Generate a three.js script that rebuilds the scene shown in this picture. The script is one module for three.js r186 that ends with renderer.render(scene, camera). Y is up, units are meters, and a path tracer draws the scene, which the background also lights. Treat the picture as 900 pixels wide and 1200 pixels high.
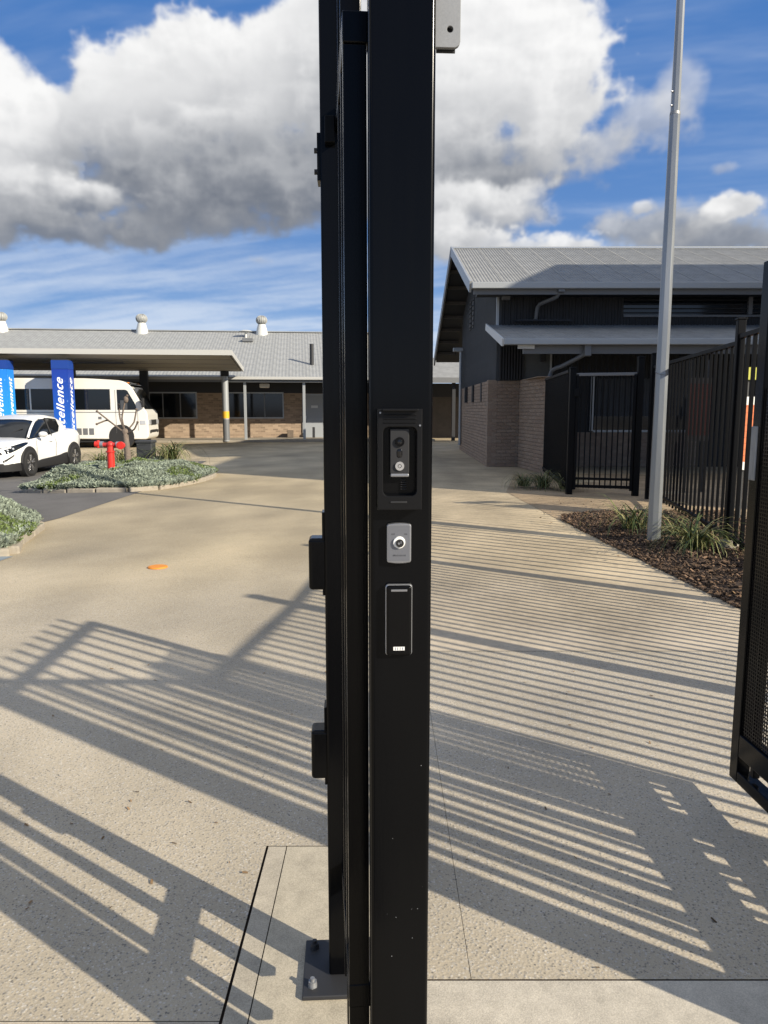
import * as THREE from 'three';
import { RoundedBoxGeometry } from 'three/addons/geometries/RoundedBoxGeometry.js';
import { mergeGeometries, mergeVertices, toCreasedNormals } from 'three/addons/utils/BufferGeometryUtils.js';

// ---------------------------------------------------------------- camera, sky, sun, exposure
const scene = new THREE.Scene();
const camera = new THREE.PerspectiveCamera(69.2, 768 / 1024, 0.05, 3000);
camera.position.set(0, 1.45, 0);
camera.lookAt(0, 1.45 - Math.tan(7.9 * Math.PI / 180) * 10, -10);
const renderer = new THREE.WebGLRenderer({ antialias: true });
renderer.toneMapping = THREE.LinearToneMapping;
renderer.toneMappingExposure = 1.55;
renderer.shadowMap.enabled = true;
const SUN = new THREE.Vector3(0.741, 0.4305, 0.515).normalize();
const sun = new THREE.DirectionalLight(new THREE.Color(1, 0.905, 0.75), 4.7);
sun.position.copy(SUN).multiplyScalar(80); sun.target.position.set(0, 0, -12);
sun.position.add(sun.target.position);
sun.castShadow = true; sun.shadow.mapSize.set(4096, 4096);
Object.assign(sun.shadow.camera, { left: -45, right: 45, top: 45, bottom: -45, near: 1, far: 200 });
scene.add(sun, sun.target);

// ---------------------------------------------------------------- noise
function rng(seed) { let s = seed >>> 0; return () => { s = (s + 0x6D2B79F5) >>> 0; let t = s; t = Math.imul(t ^ (t >>> 15), t | 1); t ^= t + Math.imul(t ^ (t >>> 7), t | 61); return ((t ^ (t >>> 14)) >>> 0) / 4294967296; }; }
const HT = new Float32Array(65536); { const r = rng(77); for (let i = 0; i < 65536; i++) HT[i] = r(); }
const h3 = (x, y, z) => HT[(Math.imul(x, 73856093) ^ Math.imul(y, 19349663) ^ Math.imul(z, 83492791)) & 65535];
const sm = t => t * t * (3 - 2 * t);
const clamp = (x, a = 0, b = 1) => x < a ? a : x > b ? b : x;
const ss = (a, b, x) => sm(clamp((x - a) / (b - a)));
const lerp = (a, b, t) => a + (b - a) * t;
function n3(x, y, z) {
  const X = Math.floor(x), Y = Math.floor(y), Z = Math.floor(z), u = sm(x - X), v = sm(y - Y), w = sm(z - Z);
  const l = (a, b, t) => a + (b - a) * t;
  return l(l(l(h3(X, Y, Z), h3(X + 1, Y, Z), u), l(h3(X, Y + 1, Z), h3(X + 1, Y + 1, Z), u), v),
    l(l(h3(X, Y, Z + 1), h3(X + 1, Y, Z + 1), u), l(h3(X, Y + 1, Z + 1), h3(X + 1, Y + 1, Z + 1), u), v), w);
}
function fbm3(x, y, z, o, g = 0.5) { let s = 0, a = 1, t = 0; for (let i = 0; i < o; i++) { s += a * n3(x, y, z); t += a; a *= g; x = x * 2.03 + 11.3; y = y * 2.03 + 5.7; z = z * 2.03 + 3.1; } return s / t; }
// tileable 2D noise of period p
function nt(x, y, p, k) {
  const X = Math.floor(x), Y = Math.floor(y), u = sm(x - X), v = sm(y - Y), X0 = ((X % p) + p) % p, X1 = (X0 + 1) % p, Y0 = ((Y % p) + p) % p, Y1 = (Y0 + 1) % p;
  return lerp(lerp(h3(X0, Y0, k), h3(X1, Y0, k), u), lerp(h3(X0, Y1, k), h3(X1, Y1, k), u), v);
}
function fbmt(u, v, p, o, k) { let s = 0, a = 1, t = 0; for (let i = 0; i < o; i++) { s += a * nt(u * p, v * p, p, k + i); t += a; a *= 0.5; p *= 2; } return s / t; }

// ---------------------------------------------------------------- the sky: clear air, cirrus and cumulus, computed all round
{
  const W = 4096, H = 2048, D2 = Math.PI / 180;
  // cumulus puffs, back to front: azimuth (right of the view axis), elevation, half width, half height in degrees, brightness of top and base, cover, softness of edge
  const puffs = [[-0.6, 25.8, 7.3, 3.1, 0.9, 0.7, 0.8, 0.7], [-25.4, 18.2, 3.7, 4.2, 1, 0.72, 1, 0.24], [-23.8, 15.7, 3.1, 2.4, 0.95, 0.5, 1, 0.3], [-16.8, 20.2, 5.8, 3.6, 0.97, 0.7, 1, 0.24], [-13.0, 22.2, 6.6, 3.3, 1, 0.8, 1, 0.22], [-7.6, 22.5, 6.7, 3.6, 0.97, 0.75, 1, 0.22], [-4.0, 23.4, 4.3, 3.7, 0.9, 0.65, 0.9, 0.4], [-9.9, 18.1, 10.8, 4.8, 0.72, 0.06, 0.96, 0.6], [-17.2, 16.6, 7.7, 3.1, 0.62, 0.08, 0.95, 0.6], [-6.6, 15.6, 7.5, 3.7, 0.22, 0.04, 0.97, 0.5], [-12.3, 15.3, 9.2, 3.3, 0.24, 0.05, 0.95, 0.6], [-18.2, 14.8, 5.8, 2.1, 0.25, 0.06, 0.9, 0.6], [-23.1, 13.9, 6.9, 1.9, 0.88, 0.06, 0.95, 0.45], [-17.4, 12.5, 3.4, 1.9, 0.2, 0.06, 0.9, 0.5], [-21.6, 12.2, 6.8, 1.5, 0.26, 0.05, 0.95, 0.5], [-11.7, 13.7, 7.4, 2.1, 0.15, 0.05, 0.92, 0.5], [0.0, 20.0, 7.4, 7.2, 0.8, 0.25, 1, 0.3], [8.5, 24.2, 7.9, 4.7, 1, 0.86, 1, 0.2], [12.2, 20.8, 4.5, 3.8, 0.97, 0.66, 1, 0.22], [5.8, 21.9, 5.4, 3.8, 0.95, 0.6, 1, 0.3], [5.6, 17.5, 7.3, 3.9, 0.66, 0.12, 0.97, 0.6], [11.7, 18.0, 5.3, 2.6, 0.75, 0.3, 0.9, 0.6], [6.9, 15.9, 5.5, 2.2, 0.25, 0.1, 0.9, 0.6], [15.2, 17.8, 4.0, 1.7, 0.7, 0.42, 0.75, 0.7], [18.2, 19.0, 3.4, 2.0, 0.72, 0.45, 0.6, 0.7], [20.4, 20.5, 1.8, 2.2, 0.75, 0.5, 0.45, 0.7], [5.7, 13.8, 4.3, 2.4, 0.75, 0.28, 0.92, 0.5], [9.3, 14.5, 3.7, 1.5, 0.85, 0.45, 0.75, 0.6], [6.9, 12.0, 3.7, 1.1, 0.95, 0.6, 0.95, 0.35], [10.3, 11.6, 2.4, 0.8, 0.9, 0.6, 0.85, 0.4], [13.5, 11.5, 2.3, 0.8, 0.95, 0.6, 0.95, 0.35], [4.4, 12.5, 3.7, 1.7, 0.8, 0.4, 0.9, 0.5], [19.7, 12.4, 4.3, 1.5, 0.42, 0.14, 0.85, 0.6], [24.1, 11.3, 4.8, 1.9, 0.36, 0.08, 0.92, 0.5], [24.6, 13.4, 1.9, 1.2, 1, 0.65, 1, 0.3], [23.1, 13.1, 1.2, 0.7, 0.9, 0.5, 0.8, 0.4], [18.3, 13.7, 1.1, 0.6, 0.85, 0.5, 0.85, 0.45], [-9.4, 10.7, 1.1, 0.5, 0.6, 0.45, 0.4, 0.8], [23.3, 15.6, 0.9, 0.4, 0.6, 0.45, 0.4, 0.8]];
  const r = rng(5), inView = puffs.length;
  for (let i = 0; i < 74; i++) {            // the same kind of cumulus over the rest of the sky
    const az = 38 + r() * 284, el = 12 + r() * 68, s = 4 + r() * 6, st = Math.min(5, 1 / Math.cos(el * D2)); if (Math.abs(az - 180) < 34 && el < 46) continue;
    for (let k = 0; k < 5; k++) puffs.push([az + (r() - 0.5) * s * 2.6 * st, el + r() * s * 0.6, s * st * (0.6 + r() * 0.6), s * (0.4 + r() * 0.3), 1, 0.75, 1, 0.16]);
    for (let k = 0; k < 2; k++) puffs.push([az + (r() - 0.5) * s * 2 * st, el - s * 0.15, s * st * (0.8 + r() * 0.6), s * (0.3 + r() * 0.2), 0.8, 0.12, 0.95, 0.5]);
  }
  const rowH = H / 2, cover = new Float32Array(W * rowH), tone = new Float32Array(W * rowH), noiseA = new Float32Array(W * rowH).fill(9), noiseB = new Float32Array(W * rowH);
  function noiseAt(i, j) {
    const k = j * W + i; if (noiseA[k] !== 9) return k;
    const el = (j + 0.5) / H * Math.PI, y = Math.sin(el), c = Math.cos(el), ph = (i + 0.5) / W * 2 * Math.PI, x = Math.cos(ph) * c, z = Math.sin(ph) * c;
    let bl = 0, am = 0.5, fr = 13; for (let o = 0; o < 6; o++) { bl += am * (1 - Math.abs(2 * n3(x * fr + o * 9, y * fr * 1.25 + 3, z * fr + 5) - 1)); am *= 0.56; fr *= 2.05; }
    noiseA[k] = (fbm3(x * 7, y * 10, z * 7, 4, 0.5) - 0.5) * 1.1 + (bl / 1.1 - 0.52) * 1.0; noiseB[k] = (fbm3(x * 34, y * 44, z * 34, 4, 0.55) - 0.5) * 1.7; return k;
  }
  puffs.forEach((p, n) => { if (n >= inView && Math.min(p[0], 360 - p[0]) - p[2] * 1.5 < 34 && p[1] - p[3] * 1.5 < 34) p[6] = 0; });   // none drifts into the part described above
  for (const [az, el, rx, ry, top, base, cov, soft] of puffs) {
    const R = 1.5, j0 = Math.max(0, Math.floor((el - ry * R) / 180 * H)), j1 = Math.min(rowH - 24, Math.ceil((el + ry * R) / 180 * H));
    const ic = Math.round((az + 90) / 360 * W), iw = Math.ceil(rx * R / 360 * W);
    for (let j = j0; j <= j1; j++) for (let i = -iw; i <= iw; i++) {
      const dy = ((j + 0.5) / H * 180 - el) / ry, dx = i * 360 / W / rx, q = dx * dx + dy * dy; if (q > R * R) continue;
      const X = (((ic + i) % W) + W) % W, k = noiseAt(X, j), sml = clamp((2.6 - ry) / 2), n = noiseA[k] * (1 - 0.5 * sml) + noiseB[k] * (0.24 + 0.95 * sml), a = cov * ss(1.0, 1.0 - soft - 0.08, Math.sqrt(q) - n * 0.98); if (a < 0.004) continue;
      const k2 = noiseAt((X + 5) % W, j + 6), k3 = noiseAt((X + 12) % W, j + 16), rl = (noiseA[k] - noiseA[k2]) * 0.9 + (noiseA[k] - noiseA[k3]) * 0.5;
      const lit = ss(base < 0.3 ? -0.42 : -0.60, base < 0.3 ? 0.95 : 0.72, dy + dx * 0.12 + n * 0.8), L = lerp(base, top, lit) + rl * 0.40 * (0.25 + 0.75 * lit) + noiseB[k] * 0.10;
      tone[k] = lerp(tone[k], clamp(L, 0, 1.08), cover[k] > 0 ? a : 1); cover[k] = 1 - (1 - cover[k]) * (1 - a);
    }
  }
  const data = new Float32Array(W * H * 4);
  for (let j = 0; j < H; j++) {
    const el = (j + 0.5) / H * Math.PI - Math.PI / 2, y = Math.sin(el), c = Math.cos(el);
    for (let i = 0; i < W; i++) {
      const k = (j * W + i) * 4, ph = ((i + 0.5) / W * 2 - 1) * Math.PI, x = Math.cos(ph) * c, z = Math.sin(ph) * c;
      let R, G, B;
      if (j < rowH) { R = 0.16; G = 0.14; B = 0.12; }
      else {
        const up = clamp(y), t = 1 - Math.pow(1 - up, 6.0);
        R = lerp(0.26, 0.040, t); G = lerp(0.40, 0.125, t); B = lerp(0.59, 0.335, t);
        // thin cirrus drawn out along one direction, thicker low down
        const hgt = 1 / (up + 0.16), px = x * hgt, pz = z * hgt, a = 0.22, sx = px * Math.cos(a) + pz * Math.sin(a), sz = -px * Math.sin(a) + pz * Math.cos(a);
        const wob = fbm3(sx * 1.2, sz * 1.2, 4, 4) * 0.9;
        let ci = 0.72 * fbm3(sx * 0.7 + wob, 9.5, sz * 3.6 + wob, 7, 0.58) + 0.28 * fbm3(sx * 3 + wob, 2.5, sz * 9, 5, 0.6);
        ci = ss(0.38, 0.68, ci + 0.09 * (1 - ss(0.05, 0.22, up))) * (0.32 + 0.46 * (1 - ss(0.04, 0.30, up)));
        R = lerp(R, 0.47, ci); G = lerp(G, 0.52, ci); B = lerp(B, 0.59, ci);
        const hz = (1 - ss(0.0, 0.13, up)) * 0.30; R = lerp(R, 0.47, hz); G = lerp(G, 0.53, hz); B = lerp(B, 0.61, hz);
        const kk = (j - rowH) * W + i, d = cover[kk], L = tone[kk];
        R = lerp(R, lerp(0.118, 0.585, L), d); G = lerp(G, lerp(0.132, 0.585, L), d); B = lerp(B, lerp(0.160, 0.585, L), d);
      }
      data[k] = R; data[k + 1] = G; data[k + 2] = B; data[k + 3] = 1;
    }
  }
  const sky = new THREE.DataTexture(data, W, H, THREE.RGBAFormat, THREE.FloatType);
  sky.mapping = THREE.EquirectangularReflectionMapping; sky.magFilter = sky.minFilter = THREE.LinearFilter; sky.needsUpdate = true;
  scene.background = sky; scene.environment = sky;
}

// ---------------------------------------------------------------- naming helpers
const used = {};
function numbered(n) { if (!(n in used)) { used[n] = 0; return n; } used[n]++; return n + '_' + String(used[n]).padStart(3, '0'); }
function tag(o, label, category, group) { o.userData.label = label; if (category) o.userData.category = category; if (group) o.userData.group = group; return o; }
function thing(name, label, category, [x, y, z] = [0, 0, 0], turn = 0, group) {
  const o = new THREE.Group(); o.name = numbered(name); o.position.set(x, y, z); o.rotation.y = turn; scene.add(o); return tag(o, label, category, group);
}
const shade = o => { o.castShadow = o.receiveShadow = true; return o; };
function part(name, geo, m, parent) { const g = Array.isArray(geo) ? join(geo) : geo; const o = shade(new THREE.Mesh(g, m)); o.name = name; parent.add(o); return o; }
function join(list) { return list.length === 1 ? list[0] : mergeGeometries(list.map(g => { const q = g.index ? g.toNonIndexed() : g; for (const a of Object.keys(q.attributes)) if (!['position', 'normal', 'uv', 'color'].includes(a)) q.deleteAttribute(a); if (!q.attributes.uv) q.setAttribute('uv', new THREE.BufferAttribute(new Float32Array(q.attributes.position.count * 2), 2)); return q; })); }
function struct(o) { o.userData.kind = 'structure'; return o; }
// boxes given by their limits or by centre, with uv in metres
function bx(w, h, d, x = 0, y = 0, z = 0, r = 0) {
  const g = r > 0 ? new RoundedBoxGeometry(w, h, d, 2, r) : new THREE.BoxGeometry(w, h, d);
  if (!r) { const u = g.attributes.uv, dims = [[d, h], [d, h], [w, d], [w, d], [w, h], [w, h]]; for (let i = 0; i < 24; i++) { const f = dims[i >> 2]; u.setXY(i, u.getX(i) * f[0], u.getY(i) * f[1]); } }
  return g.translate(x, y, z);
}
const lim = (x0, x1, y0, y1, z0, z1, r = 0) => bx(x1 - x0, y1 - y0, z1 - z0, (x0 + x1) / 2, (y0 + y1) / 2, (z0 + z1) / 2, r);
function tube(pts, r, seg = 12, rad = 8) { return new THREE.TubeGeometry(new THREE.CatmullRomCurve3(pts.map(p => new THREE.Vector3(...p)), false, 'catmullrom', 0.2), seg, r, rad, false); }
function bar(a, b, r0, r1 = r0, n = 10) { const A = new THREE.Vector3(...a), B = new THREE.Vector3(...b), d = B.clone().sub(A), g = new THREE.CylinderGeometry(r1, r0, d.length(), n); g.translate(0, d.length() / 2, 0); g.applyQuaternion(new THREE.Quaternion().setFromUnitVectors(new THREE.Vector3(0, 1, 0), d.normalize())); return g.translate(...a); }
function grid(nu, nv, f, uvf) {      // a surface f(u, v) on a grid, u and v from 0 to 1
  const p = [], uv = [], ix = [];
  for (let j = 0; j <= nv; j++) for (let i = 0; i <= nu; i++) { const q = f(i / nu, j / nv); p.push(...q); const t = uvf ? uvf(q, i / nu, j / nv) : [q[0], -q[2]]; uv.push(...t); }
  for (let j = 0; j < nv; j++) for (let i = 0; i < nu; i++) { const a = j * (nu + 1) + i, b = a + 1, c = a + nu + 1, d = c + 1; ix.push(a, b, d, a, d, c); }
  const g = new THREE.BufferGeometry(); g.setAttribute('position', new THREE.Float32BufferAttribute(p, 3)); g.setAttribute('uv', new THREE.Float32BufferAttribute(uv, 2)); g.setIndex(ix); g.computeVertexNormals(); return g;
}
function loft(rows, close = false) { const n = rows[0].length - 1; return grid(n, rows.length - 1, (u, v) => rows[Math.round(v * (rows.length - 1))][Math.round(u * n)], (q, u, v) => [u, v]); }

// ---------------------------------------------------------------- materials
function dataTex(N, f, srgb, rep = 1) {
  const d = new Uint8Array(N * N * 4); const o = [0, 0, 0];
  for (let j = 0; j < N; j++) for (let i = 0; i < N; i++) { f(i / N, j / N, o, i, j); const k = (j * N + i) * 4; d[k] = clamp(o[0]) * 255; d[k + 1] = clamp(o[1]) * 255; d[k + 2] = clamp(o[2]) * 255; d[k + 3] = 255; }
  const t = new THREE.DataTexture(d, N, N); t.wrapS = t.wrapT = THREE.RepeatWrapping; t.magFilter = THREE.LinearFilter; t.minFilter = THREE.LinearMipmapLinearFilter; t.generateMipmaps = true;
  if (srgb) t.colorSpace = THREE.SRGBColorSpace; t.repeat.set(rep, rep); t.needsUpdate = true; return t;
}
const enc = x => x <= 0.0031308 ? x * 12.92 : 1.055 * Math.pow(x, 1 / 2.4) - 0.055;
const lin = (r, g, b) => new THREE.Color().setRGB(r, g, b);
const std = (c, roughness = 0.6, metalness = 0, extra = {}) => new THREE.MeshStandardMaterial({ color: c, roughness, metalness, side: THREE.DoubleSide, ...extra });

// exposed-aggregate concrete: tan paste with dark and pale stones, 4 m to the tile
const AGN = 2048, stones = new Float32Array(AGN * AGN), stoneTone = new Float32Array(AGN * AGN);
{ const r = rng(31);
  for (let n = 0; n < 330000; n++) {
    const x = r() * AGN, y = r() * AGN, R = 0.75 + r() * r() * 1.1, e = 0.65 + r() * 0.5, a = r() * 6.28, tone = r();
    for (let j = -3; j <= 3; j++) for (let i = -3; i <= 3; i++) { const u = (i * Math.cos(a) + j * Math.sin(a)) / R, v = (-i * Math.sin(a) + j * Math.cos(a)) / (R * e), q = 1 - Math.hypot(u, v) * 0.8; if (q > 0) { const k = ((Math.floor(y) + j + AGN) % AGN) * AGN + (Math.floor(x) + i + AGN) % AGN; if (q > stones[k]) { stones[k] = q; stoneTone[k] = tone; } } }
  } }
const aggCol = dataTex(AGN, (u, v, o, i, j) => {
  const k = j * AGN + i, c = fbmt(u, v, 5, 6, 3), f = HT[(i * 131 + j * 7919) & 65535], q = clamp(stones[k] * 2.2);
  let b = 0.80 + (c - 0.5) * 0.46 + (f - 0.5) * 0.16; let R = 0.66 * b, G = 0.555 * b, B = 0.405 * b;
  const t = stoneTone[k], s = t < 0.42 ? 0.10 + t * 0.5 : 0.40 + (t - 0.42) * 0.75, pr = t < 0.42 ? 0.85 : 0.65;
  R = lerp(R, s * 1.05, q * pr); G = lerp(G, s * 0.98, q * pr); B = lerp(B, s * 0.88, q * pr); o[0] = enc(R); o[1] = enc(G); o[2] = enc(B);
}, true, 0.25);
const aggBump = dataTex(1024, (u, v, o, i, j) => { const h = 0.45 + 0.3 * stones[(j * 2) * AGN + i * 2] + 0.25 * (HT[(i * 37 + j * 4241) & 65535] - 0.5) + 0.2 * (fbmt(u, v, 16, 4, 9) - 0.5); o[0] = o[1] = o[2] = h; }, false, 0.25);
const smoothCol = dataTex(1024, (u, v, o, i, j) => { const c = fbmt(u, v, 4, 7, 21), f = HT[(i * 177 + j * 5119) & 65535], w = fbmt(u, v, 64, 2, 40); let b = 0.86 + (c - 0.5) * 0.5 + (f - 0.5) * 0.34 - (f > 0.985 ? 0.35 : 0) + (w - 0.5) * 0.22; o[0] = enc(0.61 * b); o[1] = enc(0.512 * b); o[2] = enc(0.378 * b); }, true, 0.5);
const smoothBump = dataTex(1024, (u, v, o, i, j) => { o[0] = o[1] = o[2] = 0.5 + 0.5 * (fbmt(u, v, 32, 5, 51) - 0.5) + 0.15 * (HT[(i * 37 + j * 4241) & 65535] - 0.5); }, false, 0.5);
const asphCol = dataTex(1024, (u, v, o, i, j) => { const f = HT[(i * 311 + j * 6971) & 65535], c = fbmt(u, v, 6, 5, 71); const b = 0.085 + f * f * 0.09 + (c - 0.5) * 0.06; o[0] = enc(b * 1.06); o[1] = enc(b); o[2] = enc(b * 0.92); }, true, 0.5);
const soilCol = dataTex(512, (u, v, o, i, j) => { const f = HT[(i * 311 + j * 6971) & 65535], c = fbmt(u, v, 8, 5, 91); const b = 0.6 + (c - 0.5) * 1.1 + (f - 0.5) * 0.5; o[0] = enc(0.085 * b); o[1] = enc(0.055 * b); o[2] = enc(0.036 * b); }, true, 1);
const sandCol = dataTex(512, (u, v, o, i, j) => { const f = HT[(i * 311 + j * 6971) & 65535], c = fbmt(u, v, 6, 5, 95); const b = 0.8 + (c - 0.5) * 0.8 + (f - 0.5) * 0.25; o[0] = enc(0.42 * b); o[1] = enc(0.31 * b); o[2] = enc(0.19 * b); }, true, 0.5);
const grainCol = dataTex(512, (u, v, o, i, j) => { const b = 0.86 + (fbmt(u, v, 6, 6, 121) - 0.5) * 0.36 + (HT[(i * 311 + j * 6971) & 65535] - 0.5) * 0.08; o[0] = o[1] = o[2] = enc(b * 0.9); }, true, 1);
const roughTex = dataTex(512, (u, v, o, i, j) => { const b = 0.72 + (fbmt(u, v, 5, 7, 131) - 0.5) * 0.55 + ((HT[(i * 97 + j * 3301) & 65535]) > 0.995 ? 0.25 : 0); o[0] = o[1] = o[2] = b; }, false, 1.5);
const fineBump = dataTex(512, (u, v, o, i, j) => { o[0] = o[1] = o[2] = 0.5 + 0.6 * (fbmt(u, v, 24, 4, 141) - 0.5); }, false, 2);
const M = {
  aggregate: std(0xffffff, 0.93, 0, { map: aggCol, bumpMap: aggBump, bumpScale: 0.004, vertexColors: true }),
  smooth: std(0xffffff, 0.92, 0, { map: smoothCol, bumpMap: smoothBump, bumpScale: 0.002, vertexColors: true }),
  joint: std(lin(0.7, 0.7, 0.7), 1, 0, { map: soilCol }),
  asphalt: std(0xffffff, 0.9, 0, { map: asphCol }),
  kerb: std(lin(0.40, 0.355, 0.285), 0.9, 0, { map: grainCol, bumpMap: fineBump, bumpScale: 0.004 }),
  soil: std(0xffffff, 1, 0, { map: soilCol }),
  sand: std(0xffffff, 1, 0, { map: sandCol, bumpMap: fineBump, bumpScale: 0.01 }),
  black: new THREE.MeshPhysicalMaterial({ color: lin(0.0022, 0.0024, 0.003), roughness: 0.24, specularIntensity: 0.28, roughnessMap: roughTex, bumpMap: fineBump, bumpScale: 0.00006, side: THREE.DoubleSide }),
  fence: new THREE.MeshPhysicalMaterial({ color: lin(0.0030, 0.0034, 0.0042), roughness: 0.5, specularIntensity: 0.3, side: THREE.DoubleSide }),
  plastic: std(lin(0.007, 0.007, 0.0075), 0.6),
  plasticGloss: new THREE.MeshPhysicalMaterial({ color: lin(0.003, 0.003, 0.0034), roughness: 0.22, specularIntensity: 0.3 }),
  faceplate: std(lin(0.019, 0.019, 0.0205), 0.5, 0.2),
  steel: std(lin(0.50, 0.51, 0.53), 0.42, 0.85),
  steelDull: std(lin(0.36, 0.37, 0.38), 0.55, 0.6, { map: grainCol }),
  silver: std(lin(0.30, 0.305, 0.32), 0.42, 0.85),
  chrome: std(lin(0.75, 0.75, 0.76), 0.18, 1),
  galv: std(lin(0.36, 0.385, 0.41), 0.5, 0.55, { map: grainCol, roughnessMap: roughTex }),
  glassDark: std(lin(0.006, 0.008, 0.011), 0.08),
  lens: std(lin(0.004, 0.004, 0.005), 0.06),
  whitePaint: new THREE.MeshPhysicalMaterial({ color: lin(0.78, 0.78, 0.76), roughness: 0.35, clearcoat: 0.8, clearcoatRoughness: 0.06, side: THREE.DoubleSide }),
  busPaint: new THREE.MeshPhysicalMaterial({ color: lin(0.72, 0.71, 0.66), roughness: 0.4, clearcoat: 0.5, clearcoatRoughness: 0.1, side: THREE.DoubleSide }),
  tyre: std(lin(0.012, 0.012, 0.012), 0.85), rim: std(lin(0.05, 0.05, 0.055), 0.3, 0.7), rimCut: std(lin(0.5, 0.5, 0.5), 0.25, 0.9),
  darkTrim: std(lin(0.014, 0.014, 0.015), 0.7),
  lampGlass: std(lin(0.55, 0.57, 0.6), 0.1, 0.3), amber: std(lin(0.8, 0.25, 0.03), 0.3), redLamp: std(lin(0.4, 0.02, 0.02), 0.3),
  roofLight: std(lin(0.315, 0.318, 0.31), 0.75, 0, { map: grainCol }),
  roofGrey: std(lin(0.30, 0.30, 0.29), 0.75, 0, { map: grainCol }),
  gutter: std(lin(0.36, 0.375, 0.38), 0.4, 0.3), gutterDark: std(lin(0.16, 0.165, 0.17), 0.5, 0.2),
  soffit: std(lin(0.34, 0.32, 0.28), 0.8), fascia: std(lin(0.44, 0.44, 0.42), 0.6),
  cladDark: std(lin(0.022, 0.0235, 0.026), 0.65, 0, { map: grainCol }), cladSlate: std(lin(0.072, 0.078, 0.086), 0.7, 0, { map: grainCol }),
  cladPanel: std(lin(0.12, 0.13, 0.135), 0.7, 0, { map: grainCol }),
  darkSteel: std(lin(0.022, 0.023, 0.026), 0.6), timber: std(lin(0.11, 0.095, 0.08), 0.8, 0, { map: grainCol }),
  mortar: std(lin(0.31, 0.24, 0.18), 0.95), whiteTrim: std(lin(0.62, 0.63, 0.62), 0.5), ventWhite: std(lin(0.60, 0.60, 0.56), 0.5, 0.1), ventGrey: std(lin(0.34, 0.345, 0.33), 0.6, 0.1),
  wallBrown: std(lin(0.20, 0.155, 0.115), 0.9, 0, { map: grainCol }), door: std(lin(0.30, 0.32, 0.34), 0.6),
  orange: std(lin(0.72, 0.26, 0.03), 0.6), red: std(lin(0.62, 0.035, 0.025), 0.35), redDark: std(lin(0.45, 0.03, 0.025), 0.45),
  bark: std(lin(0.26, 0.205, 0.165), 0.95, 0, { map: grainCol, bumpMap: fineBump, bumpScale: 0.02 }),
  bin: std(lin(0.035, 0.037, 0.04), 0.7), yellow: std(lin(0.75, 0.42, 0.03), 0.5), blueCap: std(lin(0.01, 0.05, 0.28), 0.5),
  bluePaint: std(lin(0.27, 0.32, 0.36), 0.9, 0, { map: grainCol }),
  orangeBoard: std(lin(0.68, 0.17, 0.05), 0.6), redBoard: std(lin(0.38, 0.10, 0.05), 0.7), redDull: std(lin(0.12, 0.035, 0.022), 0.8), lime: std(lin(0.42, 0.42, 0.06), 0.7), boardWhite: std(lin(0.75, 0.75, 0.72), 0.6),
  hood: new THREE.MeshPhysicalMaterial({ color: lin(0.006, 0.006, 0.0065), roughness: 0.33, specularIntensity: 0.4 }), seat: std(lin(0.05, 0.055, 0.065), 0.8), chip: std(0xffffff, 0.95), leafy: std(0xffffff, 0.85), darkLeafBase: std(lin(0.03, 0.035, 0.02), 1),
};

// ---------------------------------------------------------------- ground
// the car park falls away a little to the left of the drive
function fall(x, d) { return -0.27 * ss(4.5, 8.5, -x) * ss(10, 16, d) * (1 - ss(22.5, 27, d)); }
function axis(list) { const o = []; for (let i = 0; i < list.length; i += 3) { const [a, b, n] = [list[i], list[i + 1], list[i + 2]]; for (let k = 0; k < n; k++) o.push(a + (b - a) * k / n); if (i + 3 >= list.length) o.push(b); } return o; }
function slabGeo(xs, ds, y, tint) {
  const p = [], uv = [], c = [], ix = [], n = xs.length;
  for (const d of ds) for (const x of xs) {
    p.push(x, y + fall(x, d), -d); uv.push(x, d);
    if (tint) c.push(...tint(x, d));
  }
  for (let j = 0; j + 1 < ds.length; j++) for (let i = 0; i + 1 < n; i++) { const a = j * n + i; ix.push(a, a + 1, a + n + 1, a, a + n + 1, a + n); }
  const g = new THREE.BufferGeometry(); g.setAttribute('position', new THREE.Float32BufferAttribute(p, 3)); g.setAttribute('uv', new THREE.Float32BufferAttribute(uv, 2)); if (tint) g.setAttribute('color', new THREE.Float32BufferAttribute(c, 3)); g.setIndex(ix); g.computeVertexNormals(); return g;
}
{ const base = shade(new THREE.Mesh(slabGeo(axis([-1500, -60, 4, -60, -14, 12, -14, -3, 33, -3, 60, 8, 60, 1500, 4]), axis([-1500, -40, 4, -40, 8, 4, 8, 30, 44, 30, 80, 4, 80, 1500, 4]), -0.011), M.joint)); base.name = 'ground'; scene.add(struct(base)); }
const drive = new THREE.Group(); drive.name = 'driveway'; scene.add(struct(drive));
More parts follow.
